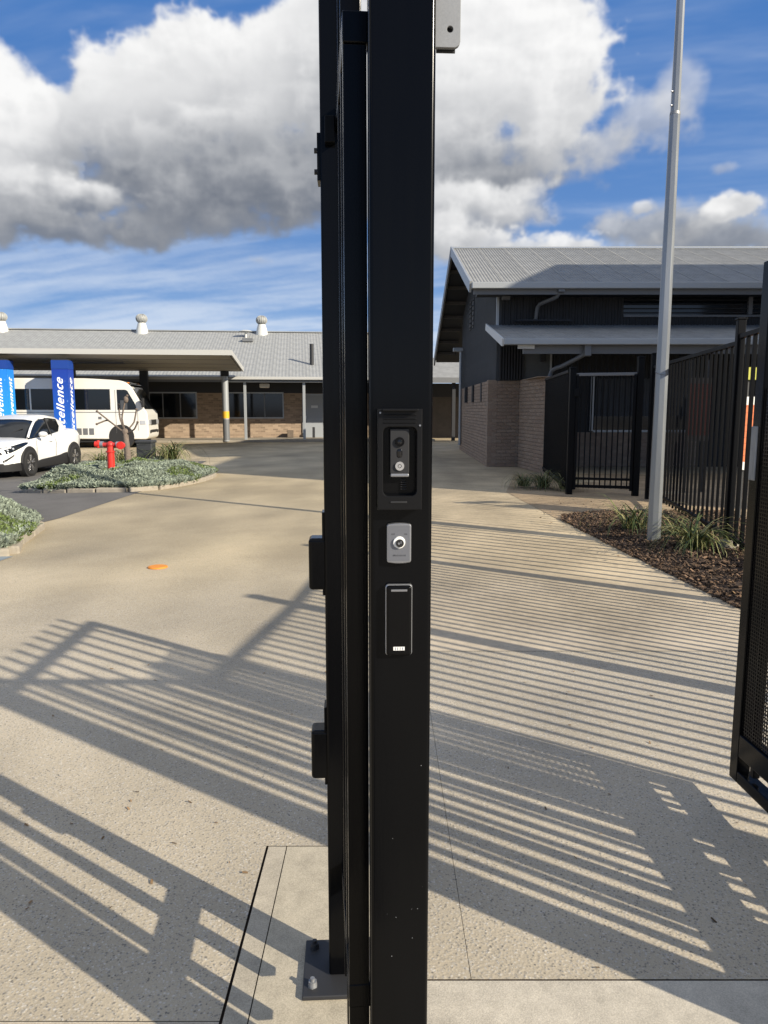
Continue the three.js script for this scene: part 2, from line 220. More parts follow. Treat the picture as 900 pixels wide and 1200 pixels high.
function stain(x, d) {      // tyre wear, washed-out dirt and old spills: marks that belong to the concrete
  let b = 1 + (fbm3(x * 0.35, d * 0.22, 3, 5) - 0.5) * 0.75 + (fbm3(x * 1.9, d * 0.9, 8, 4) - 0.5) * 0.42 + (fbm3(x * 7, d * 4, 2, 3) - 0.5) * 0.14;
  const q = x + 1.7 + 0.018 * (d - 6) * (d - 6) * (d > 6 ? 0.35 : 0.2); b -= 0.10 * (Math.exp(-Math.pow((q - 0.75) / 0.22, 2)) + Math.exp(-Math.pow((q + 0.75) / 0.22, 2))) * (0.4 + fbm3(x * 3, d * 0.6, 5, 3));   // tyre tracks
  const o1 = Math.hypot(x + 2.2, d - 4.4), o2 = Math.hypot(x - 0.9, d - 5.6); b -= 0.16 * ss(0.34, 0.1, o1 + 0.25 * (fbm3(x * 5, d * 5, 6, 3) - 0.5)) + 0.12 * ss(0.28, 0.05, o2 + 0.25 * (fbm3(x * 5, d * 5, 9, 3) - 0.5));   // old oil drips
  const w = fbm3(x * 0.25 + 40, d * 0.2, 1, 4) - 0.5;
  return [b * (1 + w * 0.06), b, b * (1 - w * 0.16)];
}
const scale3 = (f, k) => (x, d) => { const q = f(x, d); return [q[0] * k[0], q[1] * k[1], q[2] * k[2]]; };
const G = 0.0038;   // half of a joint
const dusty = (x, d) => { const q = stain(x, d), t = ss(2.8, 8, d + (fbm3(x * 0.6, d * 0.6, 12, 3) - 0.5) * 3); return [q[0] * lerp(0.81, 0.74, t), q[1] * lerp(0.84, 0.715, t), q[2] * lerp(0.885, 0.62, t)]; };
const tintA = dusty;
part('concrete_slab', [slabGeo(axis([-80, -14, 14, -14, -0.39 - G, 76]), axis([1.59 + 0.0012, 2.31, 12]), 0, tintA), slabGeo(axis([-80, -14, 14, -14, 0.225 - 0.002, 78]), axis([2.31, 14, 62, 14, 40, 50, 40, 140, 6]), 0, tintA)], M.aggregate, drive);
part('concrete_slab', slabGeo(axis([-80, -14, 8, -14, -0.39 - G, 20]), axis([-30, 0, 6, 0, 1.59 - 0.0012, 8]), 0, scale3(stain, [0.9, 0.96, 1.04])), M.smooth, drive);
part('concrete_slab', slabGeo(axis([-0.39 + G, -0.325 - 0.0015, 2]), axis([0.5, 2.31 - G, 20]), 0, scale3(stain, [0.88, 0.94, 1.02])), M.smooth, drive);
part('concrete_slab', slabGeo(axis([-0.325 + 0.0015, 0.06, 6]), axis([0.5, 2.31 - G, 20]), 0, scale3(stain, [0.9, 0.96, 1.02])), M.smooth, drive);
part('concrete_slab', slabGeo(axis([0.06, 0.225 - 0.002, 4]), axis([1.72 + 0.0025, 2.31, 8]), 0, dusty), M.aggregate, drive);
part('concrete_slab', slabGeo(axis([0.225 - 0.0005, 14, 60]), axis([1.72 + 0.0025, 4.33 - 0.003, 22]), 0, dusty), M.aggregate, drive);
part('concrete_slab', slabGeo(axis([0.06 + 0.001, 14, 40]), axis([-30, 0, 6, 0, 1.72 - 0.0025, 12]), 0, scale3(stain, [0.98, 1.07, 1.22])), M.smooth, drive);
part('concrete_slab', slabGeo(axis([0.225 - 0.0005, 2.6, 16, 2.6, 60, 30]), axis([4.33 + G, 14, 44, 14, 40, 30, 40, 140, 4]), 0, scale3(dusty, [1.06, 1.05, 1.05])), M.smooth, drive);
function strip(left, right, d0, d1, nd, nx, h) { return grid(nx, nd, (u, v) => { const d = lerp(d0, d1, v), x = lerp(left(d), right(d), u); return [x, fall(x, d) + h(u, v, x, d), -d]; }); }
const pl = pts => d => { for (let i = 0; i + 1 < pts.length; i++) if (d <= pts[i + 1][0]) return lerp(pts[i][1], pts[i + 1][1], clamp((d - pts[i][0]) / (pts[i + 1][0] - pts[i][0]))); return pts[pts.length - 1][1]; };
{ const a = shade(new THREE.Mesh(strip(d => -60, pl([[9.2, -4.5], [9.6, -4.34], [13, -4.3], [21, -5], [24, -8]]), 9.1, 24, 40, 60, () => 0.004), M.asphalt)); a.name = 'asphalt_car_park'; scene.add(struct(a)); }
const bedL = pl([[4.4, 2.86], [5.3, 2.60], [7.5, 2.45], [9.6, 2.34], [10.2, 2.5]]), bedR = pl([[4.4, 4.6], [7.5, 5.0], [10.2, 5.4]]);
{ const m = shade(new THREE.Mesh(strip(bedL, bedR, 4.3, 9.9, 60, 24, (u, v, x, d) => 0.006 + 0.05 * sm(clamp(u * 5)) * sm(clamp((1 - v) * 6)) + 0.03 * (fbm3(x * 5, 2, d * 5, 3) - 0.5) * sm(clamp(u * 5))), M.soil)); m.name = 'mulch_bed'; scene.add(struct(m)); }
{ const m = shade(new THREE.Mesh(strip(pl([[9.4, 2.32], [13, 2.15], [16.5, 2.9]]), pl([[9.4, 6.5], [17, 8]]), 9.4, 16.6, 30, 20, (u, v, x, d) => 0.004 + 0.04 * (fbm3(x * 1.4, 7, d * 1.4, 4) - 0.35) * sm(clamp(u * 6))), M.sand)); m.name = 'sandy_ground'; scene.add(struct(m)); }
{ // bark chips
  const r = rng(12), N = 13000, g = new THREE.BoxGeometry(0.028, 0.006, 0.011); const im = shade(new THREE.InstancedMesh(g, M.chip, N)), o = new THREE.Object3D(), c = new THREE.Color();
  for (let i = 0; i < N; i++) { const d = lerp(4.4, 10.1, Math.pow(r(), 0.8)), u = r(), x = lerp(bedL(d) - 0.02, Math.min(bedR(d), bedL(d) + 2.3), Math.pow(u, 1.15)); o.position.set(x, 0.016 + 0.05 * sm(clamp((x - bedL(d)) * 2)) + r() * 0.014, -d); o.rotation.set((r() - 0.5) * 1.1, r() * 6.28, (r() - 0.5) * 1.1); const s = 0.5 + r() * 1.2; o.scale.set(s * (0.6 + r()), s, s); o.updateMatrix(); im.setMatrixAt(i, o.matrix); const b = 0.35 + r() * r() * 1.7; im.setColorAt(i, c.setRGB(0.135 * b, 0.085 * b, 0.052 * b)); }
  im.name = 'bark_mulch'; im.userData.kind = 'stuff'; tag(im, 'loose brown bark chips covering the bed around the pole', 'mulch'); scene.add(im); }
{ const c = thing('survey_cover', 'small flat orange cover set in the concrete drive', 'cover', [-2.09, 0, -6.72]);
  part('lid', new THREE.CylinderGeometry(0.080, 0.086, 0.013, 28).translate(0, 0.0065, 0), M.orange, c); part('rim_ring', new THREE.TorusGeometry(0.085, 0.006, 6, 28).rotateX(Math.PI / 2).translate(0, 0.005, 0), M.orange, c); }
{ const p = shade(new THREE.Mesh(strip(pl([[6.9, -4.6], [7.35, -4.2]]), pl([[6.9, -3.7], [7.35, -3.66]]), 6.85, 7.22, 2, 3, () => 0.005), M.bluePaint)); p.name = 'paint_patch'; scene.add(tag(p, 'faded grey blue paint patch on the concrete beside the left kerb', 'paint mark')); }

// ---------------------------------------------------------------- fences and gates
// panel along local x: rails at given heights, one mesh for every picket
const pickGeo = {};
function panel(o, L, { y0, y1, sp = 0.13, t = 0.025, rails, rail = [0.04, 0.04], m = M.fence, x0 = 0.06 }) {
  for (const [y, h] of rails) part('rail', bx(L, h, rail[1], L / 2, y, 0, 0.004), m, o);
  const key = `${y0}|${y1}|${t}`; const g = pickGeo[key] ??= bx(t, y1 - y0, t, 0, (y0 + y1) / 2, 0, 0.003);
  const n = Math.max(1, Math.round((L - 2 * x0) / sp));
  for (let i = 0; i <= n; i++) { const p = part('picket', g, m, o); p.position.x = x0 + (L - 2 * x0) * i / n; }
}
function run(name, label, cat, [xa, da], [xb, db], opt, group) { const L = Math.hypot(xb - xa, db - da), o = thing(name, label, cat, [xa, 0, -da], Math.atan2(db - da, xb - xa), group); panel(o, L, opt); return [o, L]; }
function post(label, x, d, h, s, turn = 0, name = 'fence_post', m = M.fence) {
  const o = thing(name, label, 'fence post', [x, 0, -d], turn, 'black fence posts');
  part('shaft', bx(s, h, s, 0, h / 2, 0, 0.008), m, o); part('cap', [bx(s + 0.012, 0.018, s + 0.012, 0, h + 0.009, 0, 0.004), bx(s * 0.7, 0.012, s * 0.7, 0, h + 0.02, 0, 0.004)], m, o);
  return o;
}
const FA = [4.26, 11.9], FB = [3.52, 7.5], FC = [3.16, 5.1], FD = [2.95, 2.9], FE = [2.68, 1.32];
const fopt = { y0: 0.10, y1: 2.12, sp: 0.107, rails: [[2.10, 0.045], [0.17, 0.04]], rail: [0.04, 0.045] };
run('picket_fence', 'black picket fence panel between the two tall posts behind the light pole', 'fence', FB, FA, { ...fopt, sp: 0.2, t: 0.026 }, 'side fence panels');
run('picket_fence', 'black picket fence panel just left of the open gate leaf, orange board behind it', 'fence', FC, FB, { ...fopt, sp: 0.19, t: 0.034, y1: 2.16, rails: [[2.16, 0.045], [0.17, 0.04]] }, 'side fence panels');
run('picket_fence', 'black picket fence panel hidden behind the open gate leaf', 'fence', FD, FC, fopt, 'side fence panels');
run('picket_fence', 'black picket fence panel at the front corner right of the gate opening', 'fence', FE, FD, fopt, 'side fence panels');
const turnF = Math.atan2(4.4, 0.6);
post('tall black fence post left of the orange board, above the pale footing', ...FB, 2.32, 0.078, turnF);
post('black fence post between light pole and the far gate, topmost end of the side fence', ...FA, 2.3, 0.09, turnF);
post('black fence post at the middle of the near side fence', ...FC, 2.3, 0.09, turnF);
post('black fence post one panel from the front corner', ...FD, 2.3, 0.09, turnF);
post('black fence post at the front corner of the side fence', ...FE, 2.3, 0.09, turnF);
{ const f = thing('post_footing', 'pale round concrete footing under the tall fence post', 'footing', [FB[0] - 0.03, 0, -FB[1] + 0.10]); part('concrete', new THREE.CylinderGeometry(0.09, 0.13, 0.13, 14).translate(0, 0.065, 0), M.kerb, f); }
run('picket_fence', 'black picket fence panel beside the gate hinge post, along the front boundary', 'fence', [1.42, 1.31], [2.64, 1.31], { ...fopt, y0: 0.05 });

// far gate by the brick pier
const GA = [3.16, 12.62], GB = [4.2, 12.35];
{ const [o, L] = run('far_gate', 'black picket gate with pale top rail closing the recess beside the brick pier', 'gate', [GA[0] + 0.06, GA[1]], [GB[0] - 0.05, GB[1]], { y0: 0.12, y1: 2.0, sp: 0.086, t: 0.022, rails: [[0.15, 0.05], [0.28, 0.04]], x0: 0.09 });
  part('top_rail', bx(L, 0.05, 0.05, L / 2, 2.02, 0, 0.006), M.gutterDark, o); for (const x of [0.025, L - 0.025]) part('stile', bx(0.05, 1.94, 0.05, x, 1.06, 0, 0.006), M.fence, o);
  part('latch_box', bx(0.09, 0.14, 0.09, 0.02, 1.72, 0.03, 0.01), M.fence, o); }
post('black fence post at the left of the far picket gate, next to the brick pier', ...GA, 2.12, 0.1);
post('black fence post at the right of the far picket gate, behind the light pole', ...GB, 2.28, 0.1);
run('picket_fence', 'dark picket return panel running from far gate post back to the brick pier', 'fence', [3.13, 12.72], [3.50, 16.3], { ...fopt, y1: 2.05, sp: 0.1, rails: [[2.08, 0.05], [0.17, 0.05]] });

// ---------------------------------------------------------------- the near gate post with its devices
const NT = 0.045;
const nearPost = thing('gate_post', 'thick black gate post in the foreground carrying the access devices', 'gate post', [0.026, 0, -1.27], NT);
{ part('shaft', new RoundedBoxGeometry(0.1035, 2.6, 0.1, 5, 0.0075).translate(0, 1.3, 0), M.black, nearPost);
  part('base_plate', [bx(0.2, 0.012, 0.2, 0, 0.006, 0, 0.003)], M.black, nearPost);
}
{ const s = new THREE.Shape(); s.moveTo(0, 0.010); s.lineTo(0, 0.16); s.lineTo(0.040, 0.16); s.lineTo(0.040, 0.010); s.absarc(0.030, 0.010, 0.010, 0, -Math.PI / 2, true); s.lineTo(0, 0); const h = new THREE.Path(); h.absarc(0.024, 0.026, 0.0055, 0, 6.283, false); s.holes.push(h);
  const g = new THREE.ExtrudeGeometry(s, { depth: 0.006, bevelEnabled: true, bevelSize: 0.0008, bevelThickness: 0.0008, bevelSegments: 1, curveSegments: 10 });
  part('latch_plate', g.translate(0.0525, 2.013, 0.012), M.steelDull, nearPost);
  part('plate_back', bx(0.03, 0.12, 0.004, 0.0515 + 0.02, 2.07, 0.006), M.darkSteel, nearPost);
  const r = rng(4), sp = []; for (let i = 0; i < 9; i++) { const q = new THREE.DodecahedronGeometry(0.0004 + r() * 0.0006, 0); q.scale(1, 1, 0.3); sp.push(q.translate((r() - 0.5) * 0.085, 0.45 + Math.pow(r(), 2) * 0.4, 0.0501)); }
  const d = part('paint_flecks', sp, M.steelDull, nearPost); d.userData.kind = 'stuff'; }
// door station: rain hood, faceplate with camera, sensor and button
const zf = -1.27 + 0.05;
function dev(name, label, cat, y) { return thing(name, label, cat, [0.0245, y, zf], NT); }
{ const o = dev('door_intercom', 'black video door intercom under a rain hood, topmost device on the gate post', 'intercom', 1.369);
  const s = new THREE.Shape(), W = 0.0345, H = 0.080; s.moveTo(-W, -H); s.lineTo(W, -H); s.lineTo(W, H); s.lineTo(-W, H); s.closePath();
  const p = new THREE.Path(), w = 0.0285, hb = -0.060, ht = 0.054; p.moveTo(-w, hb + 0.012); p.lineTo(-w, ht - 0.012); p.quadraticCurveTo(-w, ht, -w + 0.012, ht); p.lineTo(w - 0.012, ht); p.quadraticCurveTo(w, ht, w, ht - 0.012); p.lineTo(w, hb + 0.012); p.quadraticCurveTo(w, hb, w - 0.012, hb); p.lineTo(-w + 0.012, hb); p.quadraticCurveTo(-w, hb, -w, hb + 0.012); s.holes.push(p);
  part('rain_hood', [new THREE.ExtrudeGeometry(s, { depth: 0.024, bevelEnabled: true, bevelSize: 0.0014, bevelThickness: 0.0014, bevelSegments: 3, curveSegments: 8 }).translate(0, 0, 0.0016)], M.hood, o);
  part('hood_lip', [bx(0.056, 0.004, 0.016, 0, 0.0795, 0.034, 0.0015), bx(0.052, 0.002, 0.003, 0, 0.0715, 0.0275, 0.0008), bx(0.052, 0.002, 0.003, 0, 0.0655, 0.0275, 0.0008), bx(0.052, 0.002, 0.003, 0, 0.0595, 0.0275, 0.0008)], M.hood, o);
  part('back_plate', bx(0.058, 0.118, 0.004, 0, -0.003, 0.003), M.plasticGloss, o);
  const f = part('faceplate', [bx(0.0315, 0.073, 0.012, 0, 0.0135, 0.012, 0.0015)], M.faceplate, o);
  part('camera_lens', [new THREE.CylinderGeometry(0.0075, 0.0078, 0.004, 28).rotateX(Math.PI / 2).translate(0, 0.0285, 0.0195)], M.plasticGloss, f);
  part('camera_glass', [new THREE.SphereGeometry(0.0045, 16, 8, 0, 6.3, 0, 1.2).rotateX(Math.PI / 2).scale(1, 1, 0.4).translate(0, 0.0285, 0.0205)], M.lens, f);
  part('motion_sensor', [new THREE.CapsuleGeometry(0.0045, 0.006, 4, 12).scale(1, 1, 0.35).translate(0, 0.010, 0.0182)], M.lens, f);
  part('call_button', [new THREE.CylinderGeometry(0.0072, 0.0076, 0.004, 28).rotateX(Math.PI / 2).translate(0, -0.0105, 0.0195)], M.chrome, f);
  part('button_mark', [new THREE.TorusGeometry(0.0028, 0.0005, 6, 16).translate(0, -0.0105, 0.0216)], M.faceplate, f);
  part('lower_lip', [bx(0.0305, 0.006, 0.014, 0, -0.0255, 0.014, 0.002)], M.silver, o);
  const gr = []; for (let i = 0; i < 5; i++) gr.push(bx(0.010, 0.0016, 0.004, 0.007, -0.034 - i * 0.0038, 0.0070, 0.0006)); part('speaker_grille', gr, M.faceplate, o);
  part('label_strip', bx(0.027, 0.0034, 0.002, -0.002, -0.0685, 0.0275, 0.0008), M.faceplate, o);
  for (const [x, y] of [[0.0318, 0.055], [-0.0318, 0.075]]) part('screw', new THREE.CylinderGeometry(0.0016, 0.0016, 0.002, 10).rotateX(Math.PI / 2).translate(x, y, 0.0275), M.silver, o); }
function printTex(w, h, draw) { const c = document.createElement('canvas'); c.width = w; c.height = h; draw(c.getContext('2d'), w, h); const t = new THREE.CanvasTexture(c); t.colorSpace = THREE.SRGBColorSpace; t.anisotropy = 8; return t; }
{ const o = dev('key_switch', 'silver key switch plate with round lock between intercom and card reader', 'key switch', 1.2297);
  const s = new THREE.Shape(), W = 0.0186, H = 0.031; s.moveTo(-W + 0.003, -H); s.quadraticCurveTo(0, -H - 0.0028, W - 0.003, -H); s.quadraticCurveTo(W, -H, W, -H + 0.003); s.lineTo(W, H - 0.003); s.quadraticCurveTo(W, H, W - 0.003, H); s.quadraticCurveTo(0, H + 0.0028, -W + 0.003, H); s.quadraticCurveTo(-W, H, -W, H - 0.003); s.lineTo(-W, -H + 0.003); s.quadraticCurveTo(-W, -H, -W + 0.003, -H);
  part('plate', new THREE.ExtrudeGeometry(s, { depth: 0.008, bevelEnabled: true, bevelSize: 0.0016, bevelThickness: 0.0016, bevelSegments: 3, curveSegments: 8 }).translate(0, 0, 0.0017), M.silver, o);
  const t = printTex(256, 440, (g, w, h) => { g.fillStyle = '#83858a'; g.fillRect(0, 0, w, h); g.fillStyle = '#33353a'; g.font = 'bold 26px sans-serif'; g.textAlign = 'center'; g.fillText('OFF', 52, 112); g.fillText('ON', 208, 112); g.fillRect(62, 360, 10, 18); for (const [a, b] of [[48, 22], [76, 14], [96, 20], [122, 16], [144, 22], [172, 14], [192, 20]]) { g.fillRect(a, 364, b, 5); g.fillRect(a, 375, b, 5); g.fillRect(a, 364, 5, 16); } });
  part('legend', new THREE.PlaneGeometry(0.034, 0.0585).translate(0, 0, 0.0118), std(lin(0.8, 0.8, 0.82), 0.45, 0.6, { map: t }), o);
  part('lock_ring', new THREE.CylinderGeometry(0.0095, 0.0102, 0.004, 32).rotateX(Math.PI / 2).translate(0, 0.002, 0.0137), M.boardWhite, o);
  const k = part('lock_barrel', new THREE.CylinderGeometry(0.0066, 0.0066, 0.005, 26).rotateX(Math.PI / 2).translate(0.0008, 0.0012, 0.0155), M.plastic, o);
  part('key_slot', [new THREE.CylinderGeometry(0.0019, 0.0019, 0.001, 14).rotateX(Math.PI / 2).translate(-0.0008, 0.0012, 0.0183), bx(0.0016, 0.004, 0.001, 0.0026, 0.0030, 0.0182)], M.silver, k); }
{ const o = dev('card_reader', 'black card reader with silver rim, lowest device on the gate post', 'card reader', 1.0985);
  part('rim', bx(0.0455, 0.1235, 0.012, 0, 0, 0.006, 0.0055), M.steel, o);
  part('cover', bx(0.0425, 0.1205, 0.014, 0, 0, 0.0085, 0.0045), M.plasticGloss, o);
  part('light_bar', bx(0.027, 0.0036, 0.0012, 0, 0.0525, 0.0156, 0.0005), M.silver, o);
  const lg = [bx(0.019, 0.0062, 0.0006, 0, -0.0475, 0.0157)]; part('logo_block', lg, M.boardWhite, o); const br = []; for (const x of [-0.006, -0.002, 0.002, 0.006]) br.push(bx(0.0007, 0.0046, 0.0005, x, -0.0475, 0.0161)); part('logo_mark', br, M.plastic, o); }

// ---------------------------------------------------------------- short fixed panel and catch post behind the near post
{ const o = thing('short_fence', 'short black picket panel joining the gate post to the catch post', 'fence panel', [-0.047, 0, -1.322], Math.PI / 2 + 0.095); const L = 0.41;
  part('rail', bx(L, 0.05, 0.044, L / 2, 2.075, 0, 0.003), M.black, o); part('rail', bx(L, 0.05, 0.044, L / 2, 0.300, 0, 0.003), M.black, o);
  for (const x of [0.13, 0.27]) part('picket', bx(0.03, 2.28, 0.038, x, 1.27, -0.0018, 0.003), M.black, o);
  part('stile', bx(0.03, 2.005, 0.040, 0.017, 1.0475, -0.0013, 0.003), M.black, o);
}
{ const o = thing('catch_post', 'black catch post on a bolted base plate behind the foreground post', 'gate post', [-0.108, 0, -1.755], 0.05);
  part('shaft', bx(0.068, 2.6, 0.068, 0, 1.312, 0, 0.006), M.black, o);
  const b = part('base_plate', bx(0.2, 0.012, 0.2, 0, 0.006, 0, 0.003), M.darkSteel, o);
  for (const [x, z, m] of [[-0.075, 0.065, M.steelDull], [-0.075, -0.07, M.darkSteel], [0.075, 0.07, M.darkSteel], [0.075, -0.07, M.darkSteel]]) part('bolt', [new THREE.CylinderGeometry(0.011, 0.013, 0.014, 6).translate(x, 0.019, z), new THREE.CylinderGeometry(0.006, 0.006, 0.01, 8).translate(x, 0.029, z)], m, b);
  part('catch_block', new RoundedBoxGeometry(0.05, 0.125, 0.06, 3, 0.009).translate(-0.047, 1.085, 0.0), M.black, o);
  part('catch_block', new RoundedBoxGeometry(0.05, 0.125, 0.06, 3, 0.009).translate(-0.047, 0.607, 0.0), M.black, o);
  part('catch_plate', bx(0.006, 0.20, 0.05, -0.0365, 1.11, 0.004, 0.001), M.black, o); part('catch_plate', bx(0.006, 0.20, 0.05, -0.0365, 0.63, 0.004, 0.001), M.black, o);
  part('stop_plate', bx(0.008, 0.10, 0.05, -0.037, 2.0, 0.004, 0.001), M.black, o); for (const y of [1.975, 2.02]) part('bolt', new THREE.CylinderGeometry(0.006, 0.006, 0.008, 8).rotateZ(Math.PI / 2).translate(-0.044, y, 0.004), M.darkSteel, o);
  part('rail_bracket', bx(0.022, 0.055, 0.02, -0.012, 2.05, 0.043, 0.002), M.fence, o); }

// ---------------------------------------------------------------- open pedestrian gate leaf at the right
{ const o = thing('gate_leaf', 'black pedestrian gate leaf with mesh infill standing open at the right edge', 'gate', [1.372, 0, -1.33], Math.PI / 2 + 0.035); const L = 1.31;
  const H = 1.95;
  part('stile', bx(0.055, H - 0.08, 0.05, L - 0.0275, (H + 0.08) / 2, 0, 0.004), M.black, o); part('stile', bx(0.055, H - 0.08, 0.05, 0.0275, (H + 0.08) / 2, 0, 0.004), M.black, o);
  part('top_rail', bx(L - 0.11, 0.05, 0.05, L / 2, H - 0.025, 0, 0.004), M.black, o);
  part('bottom_rail', bx(L - 0.11, 0.045, 0.05, L / 2, 0.1025, 0, 0.004), M.black, o);
  part('middle_rail', bx(L - 0.11, 0.085, 0.05, L / 2, 0.225, 0, 0.004), M.black, o);
  const g = bx(0.025, 1.95, 0.025, 0, 1.115, 0, 0.003);
  for (let i = 0; i < 9; i++) { const p = part('picket', g, M.black, o); p.position.x = 0.13 + (L - 0.26) * i / 8; }
  const ms = [], x0 = L - 0.56, x1 = L - 0.06, y0 = 0.27, y1 = 1.52, P = 0.0135; for (let x = x0; x <= x1; x += P) ms.push(bx(0.0045, y1 - y0, 0.002, x, (y0 + y1) / 2, -0.016)); for (let y = y0; y <= y1; y += P) ms.push(bx(x1 - x0, 0.0045, 0.0018, (x0 + x1) / 2, y, -0.016)); part('mesh_panel', ms, M.black, o).userData.kind = 'stuff';
  part('latch_case', [bx(0.04, 0.19, 0.06, L - 0.022, 1.295, 0.0, 0.004), bx(0.03, 0.035, 0.03, L + 0.008, 1.335, 0, 0.004)], M.steelDull, o);
}
{ const o = thing('hinge_post', 'black hinge post of the open pedestrian gate at the right', 'gate post', [1.365, 0, -1.305]); part('shaft', bx(0.1, 2.3, 0.1, 0, 1.15, 0, 0.008), M.black, o); part('cap', bx(0.106, 0.02, 0.106, 0, 2.31, 0, 0.004), M.black, o); }

// ---------------------------------------------------------------- light pole
{ const o = thing('light_pole', 'tall tapered galvanised light pole standing in the mulch bed', 'light pole', [2.885, 0, -7.83], 0.2);
  const g = toCreasedNormals(new THREE.CylinderGeometry(0.052, 0.072, 4.35, 8, 1), 0.3).translate(0, 2.175, 0); part('lower_shaft', g, M.galv, o);
  part('upper_shaft', toCreasedNormals(new THREE.CylinderGeometry(0.030, 0.046, 3.4, 8, 1), 0.3).translate(0, 6.0, 0), M.galv, o);
  part('collar', [new THREE.CylinderGeometry(0.050, 0.0535, 0.03, 8).translate(0, 4.35, 0)], M.steelDull, o);
  for (const y of [4.42, 4.55]) part('bolt', new THREE.CylinderGeometry(0.009, 0.009, 0.02, 8).rotateZ(Math.PI / 2).translate(-0.05, y, 0.01), M.steel, o);
  part('seam_ring', new THREE.TorusGeometry(0.066, 0.004, 6, 8).rotateX(Math.PI / 2 + 0.35).translate(0, 1.82, 0), M.gutterDark, o);
  part('lantern', [bx(0.5, 0.09, 0.22, 0.22, 7.74, 0, 0.03)], M.steelDull, o); }

// ---------------------------------------------------------------- right building: brick and dark ribbed metal hall
function ribbed(w, h, pitch, amp, sharp = false) {      // vertical ribs in the plane z = 0, uv in metres
  const n = Math.round(w / pitch), seg = sharp ? [[0, 0], [0.15, 1], [0.4, 1], [0.55, 0]] : [[0, 0], [0.25, 0.7], [0.5, 1], [0.75, 0.7]]; const xs = [];
  for (let i = 0; i < n; i++) for (const [a, b] of seg) xs.push([(i + a) * pitch * w / (n * pitch), b * amp]); xs.push([w, 0]);
  const g = grid(xs.length - 1, 1, (u, v) => { const q = xs[Math.round(u * (xs.length - 1))]; return [q[0], v * h, q[1]]; }, q => [q[0], q[1]]);
  return toCreasedNormals(g, 0.5);
}
const hall = thing('school_hall', 'dark ribbed metal hall with brick base and pale corrugated gable roof', 'building', [0, 0, 0]);
{ const o = hall, W0 = -18.8;
  const XL = 2.05, XR = 14, zE = -18.0, yE = 4.38, zR = -23.2, yR = 6.24, zB = -30.5, yB = 3.42;
  // roof: each sheet of the near slope its own
  const near = Math.hypot(zE - zR, yR - yE), aN = Math.atan2(yR - yE, zE - zR), sheet = ribbed(0.762, near, 0.076, 0.016).rotateX(-Math.PI / 2 + aN);
  const shades = [M.roofLight, M.roofGrey.clone(), M.roofLight.clone()]; shades[1].color.setRGB(0.30, 0.303, 0.295); shades[2].color.setRGB(0.325, 0.328, 0.32);
  const nS = Math.floor((XR - XL) / 0.762); for (let i = 0; i < nS; i++) { const p = part('roof_sheet', sheet, shades[(i * 7 + (i >> 1)) % 3], o); p.position.set(XL + i * 0.762, yE, zE); }
  for (let i = 1; i < nS; i++) part('roof_seam', bx(0.03, 0.008, near, 0, 0.0145, -near / 2).rotateX(aN).translate(XL + i * 0.762, yE, zE), M.roofLight, o);
  const far = Math.hypot(zB - zR, yR - yB), aF = Math.atan2(yR - yB, zR - zB);
  part('rear_roof', bx(XR - XL, 0.03, far, (XL + XR) / 2, -0.02, -far / 2).rotateX(-aF).translate(0, yR, zR), M.roofGrey, o);
  part('roof_lining', bx(XR - XL - 0.1, 0.05, near - 0.05, (XL + XR) / 2, -0.07, -near / 2).rotateX(aN).translate(0, yE, zE), M.darkSteel, o);
  part('rear_lining', bx(XR - XL - 0.1, 0.05, far, (XL + XR) / 2, -0.09, -far / 2).rotateX(-aF).translate(0, yR, zR), M.darkSteel, o);
  part('ridge_cap', [bx(XR - XL, 0.02, 0.26, (XL + XR) / 2, 0, 0.11).rotateX(aN).translate(0, yR + 0.03, zR), bx(XR - XL, 0.02, 0.26, (XL + XR) / 2, 0, -0.11).rotateX(-aF).translate(0, yR + 0.03, zR)], M.gutter, o);
  part('barge_board', [bx(0.05, 0.26, near + 0.05, 0, -0.08, -near / 2).rotateX(aN).translate(XL - 0.02, yE, zE)], M.gutter, o);
  part('rear_barge_board', [bx(0.05, 0.30, far + 0.03, 0, -0.10, -far / 2).rotateX(-aF).translate(XL - 0.021, yR, zR)], M.gutterDark, o);
  for (let i = 1; i < 8; i++) { const z = lerp(zR, zB, i / 8), y = lerp(yR, yB, i / 8); part('purlin', bx(0.78, 0.10, 0.07, 2.42, y - 0.17, z), M.timber, o); }
  part('gutter', [bx(XR - XL, 0.15, 0.14, (XL + XR) / 2, yE - 0.07, zE + 0.085, 0.02)], M.gutter, o); part('fascia', bx(XR - XL - 0.1, 0.2, 0.03, (XL + XR) / 2, yE - 0.16, zE - 0.02), M.gutterDark, o);
  part('soffit', bx(XR - XL - 0.2, 0.02, 0.8, (XL + XR) / 2 + 0.1, yE - 0.20, zE - 0.42), M.darkSteel, o);
  // gable wall, facing left, in slate cladding
  const gw = new THREE.Shape(); gw.moveTo(18.8, 2.1); gw.lineTo(27, 2.1); gw.lineTo(27, yR - (27 - 23.2) * 0.386 - 0.14); gw.lineTo(23.2, yR - 0.14); gw.lineTo(18.8, yE + 0.285 - 0.14); gw.closePath();
  part('gable_wall', new THREE.ExtrudeGeometry(gw, { depth: 0.12, bevelEnabled: false }).rotateY(Math.PI / 2).translate(2.79, 0, 0), M.cladSlate, o);
  const rb = []; for (let d = 18.9; d < 26.9; d += 0.2) { const top = d < 23.2 ? yE + 0.15 + (d - 18.8) * 0.357 : yR - 0.16 - (d - 23.2) * 0.386; rb.push(bx(0.014, top - 2.12, 0.03, 2.786, (top + 2.12) / 2, -d)); } part('cladding_ribs', rb, M.cladSlate, o);
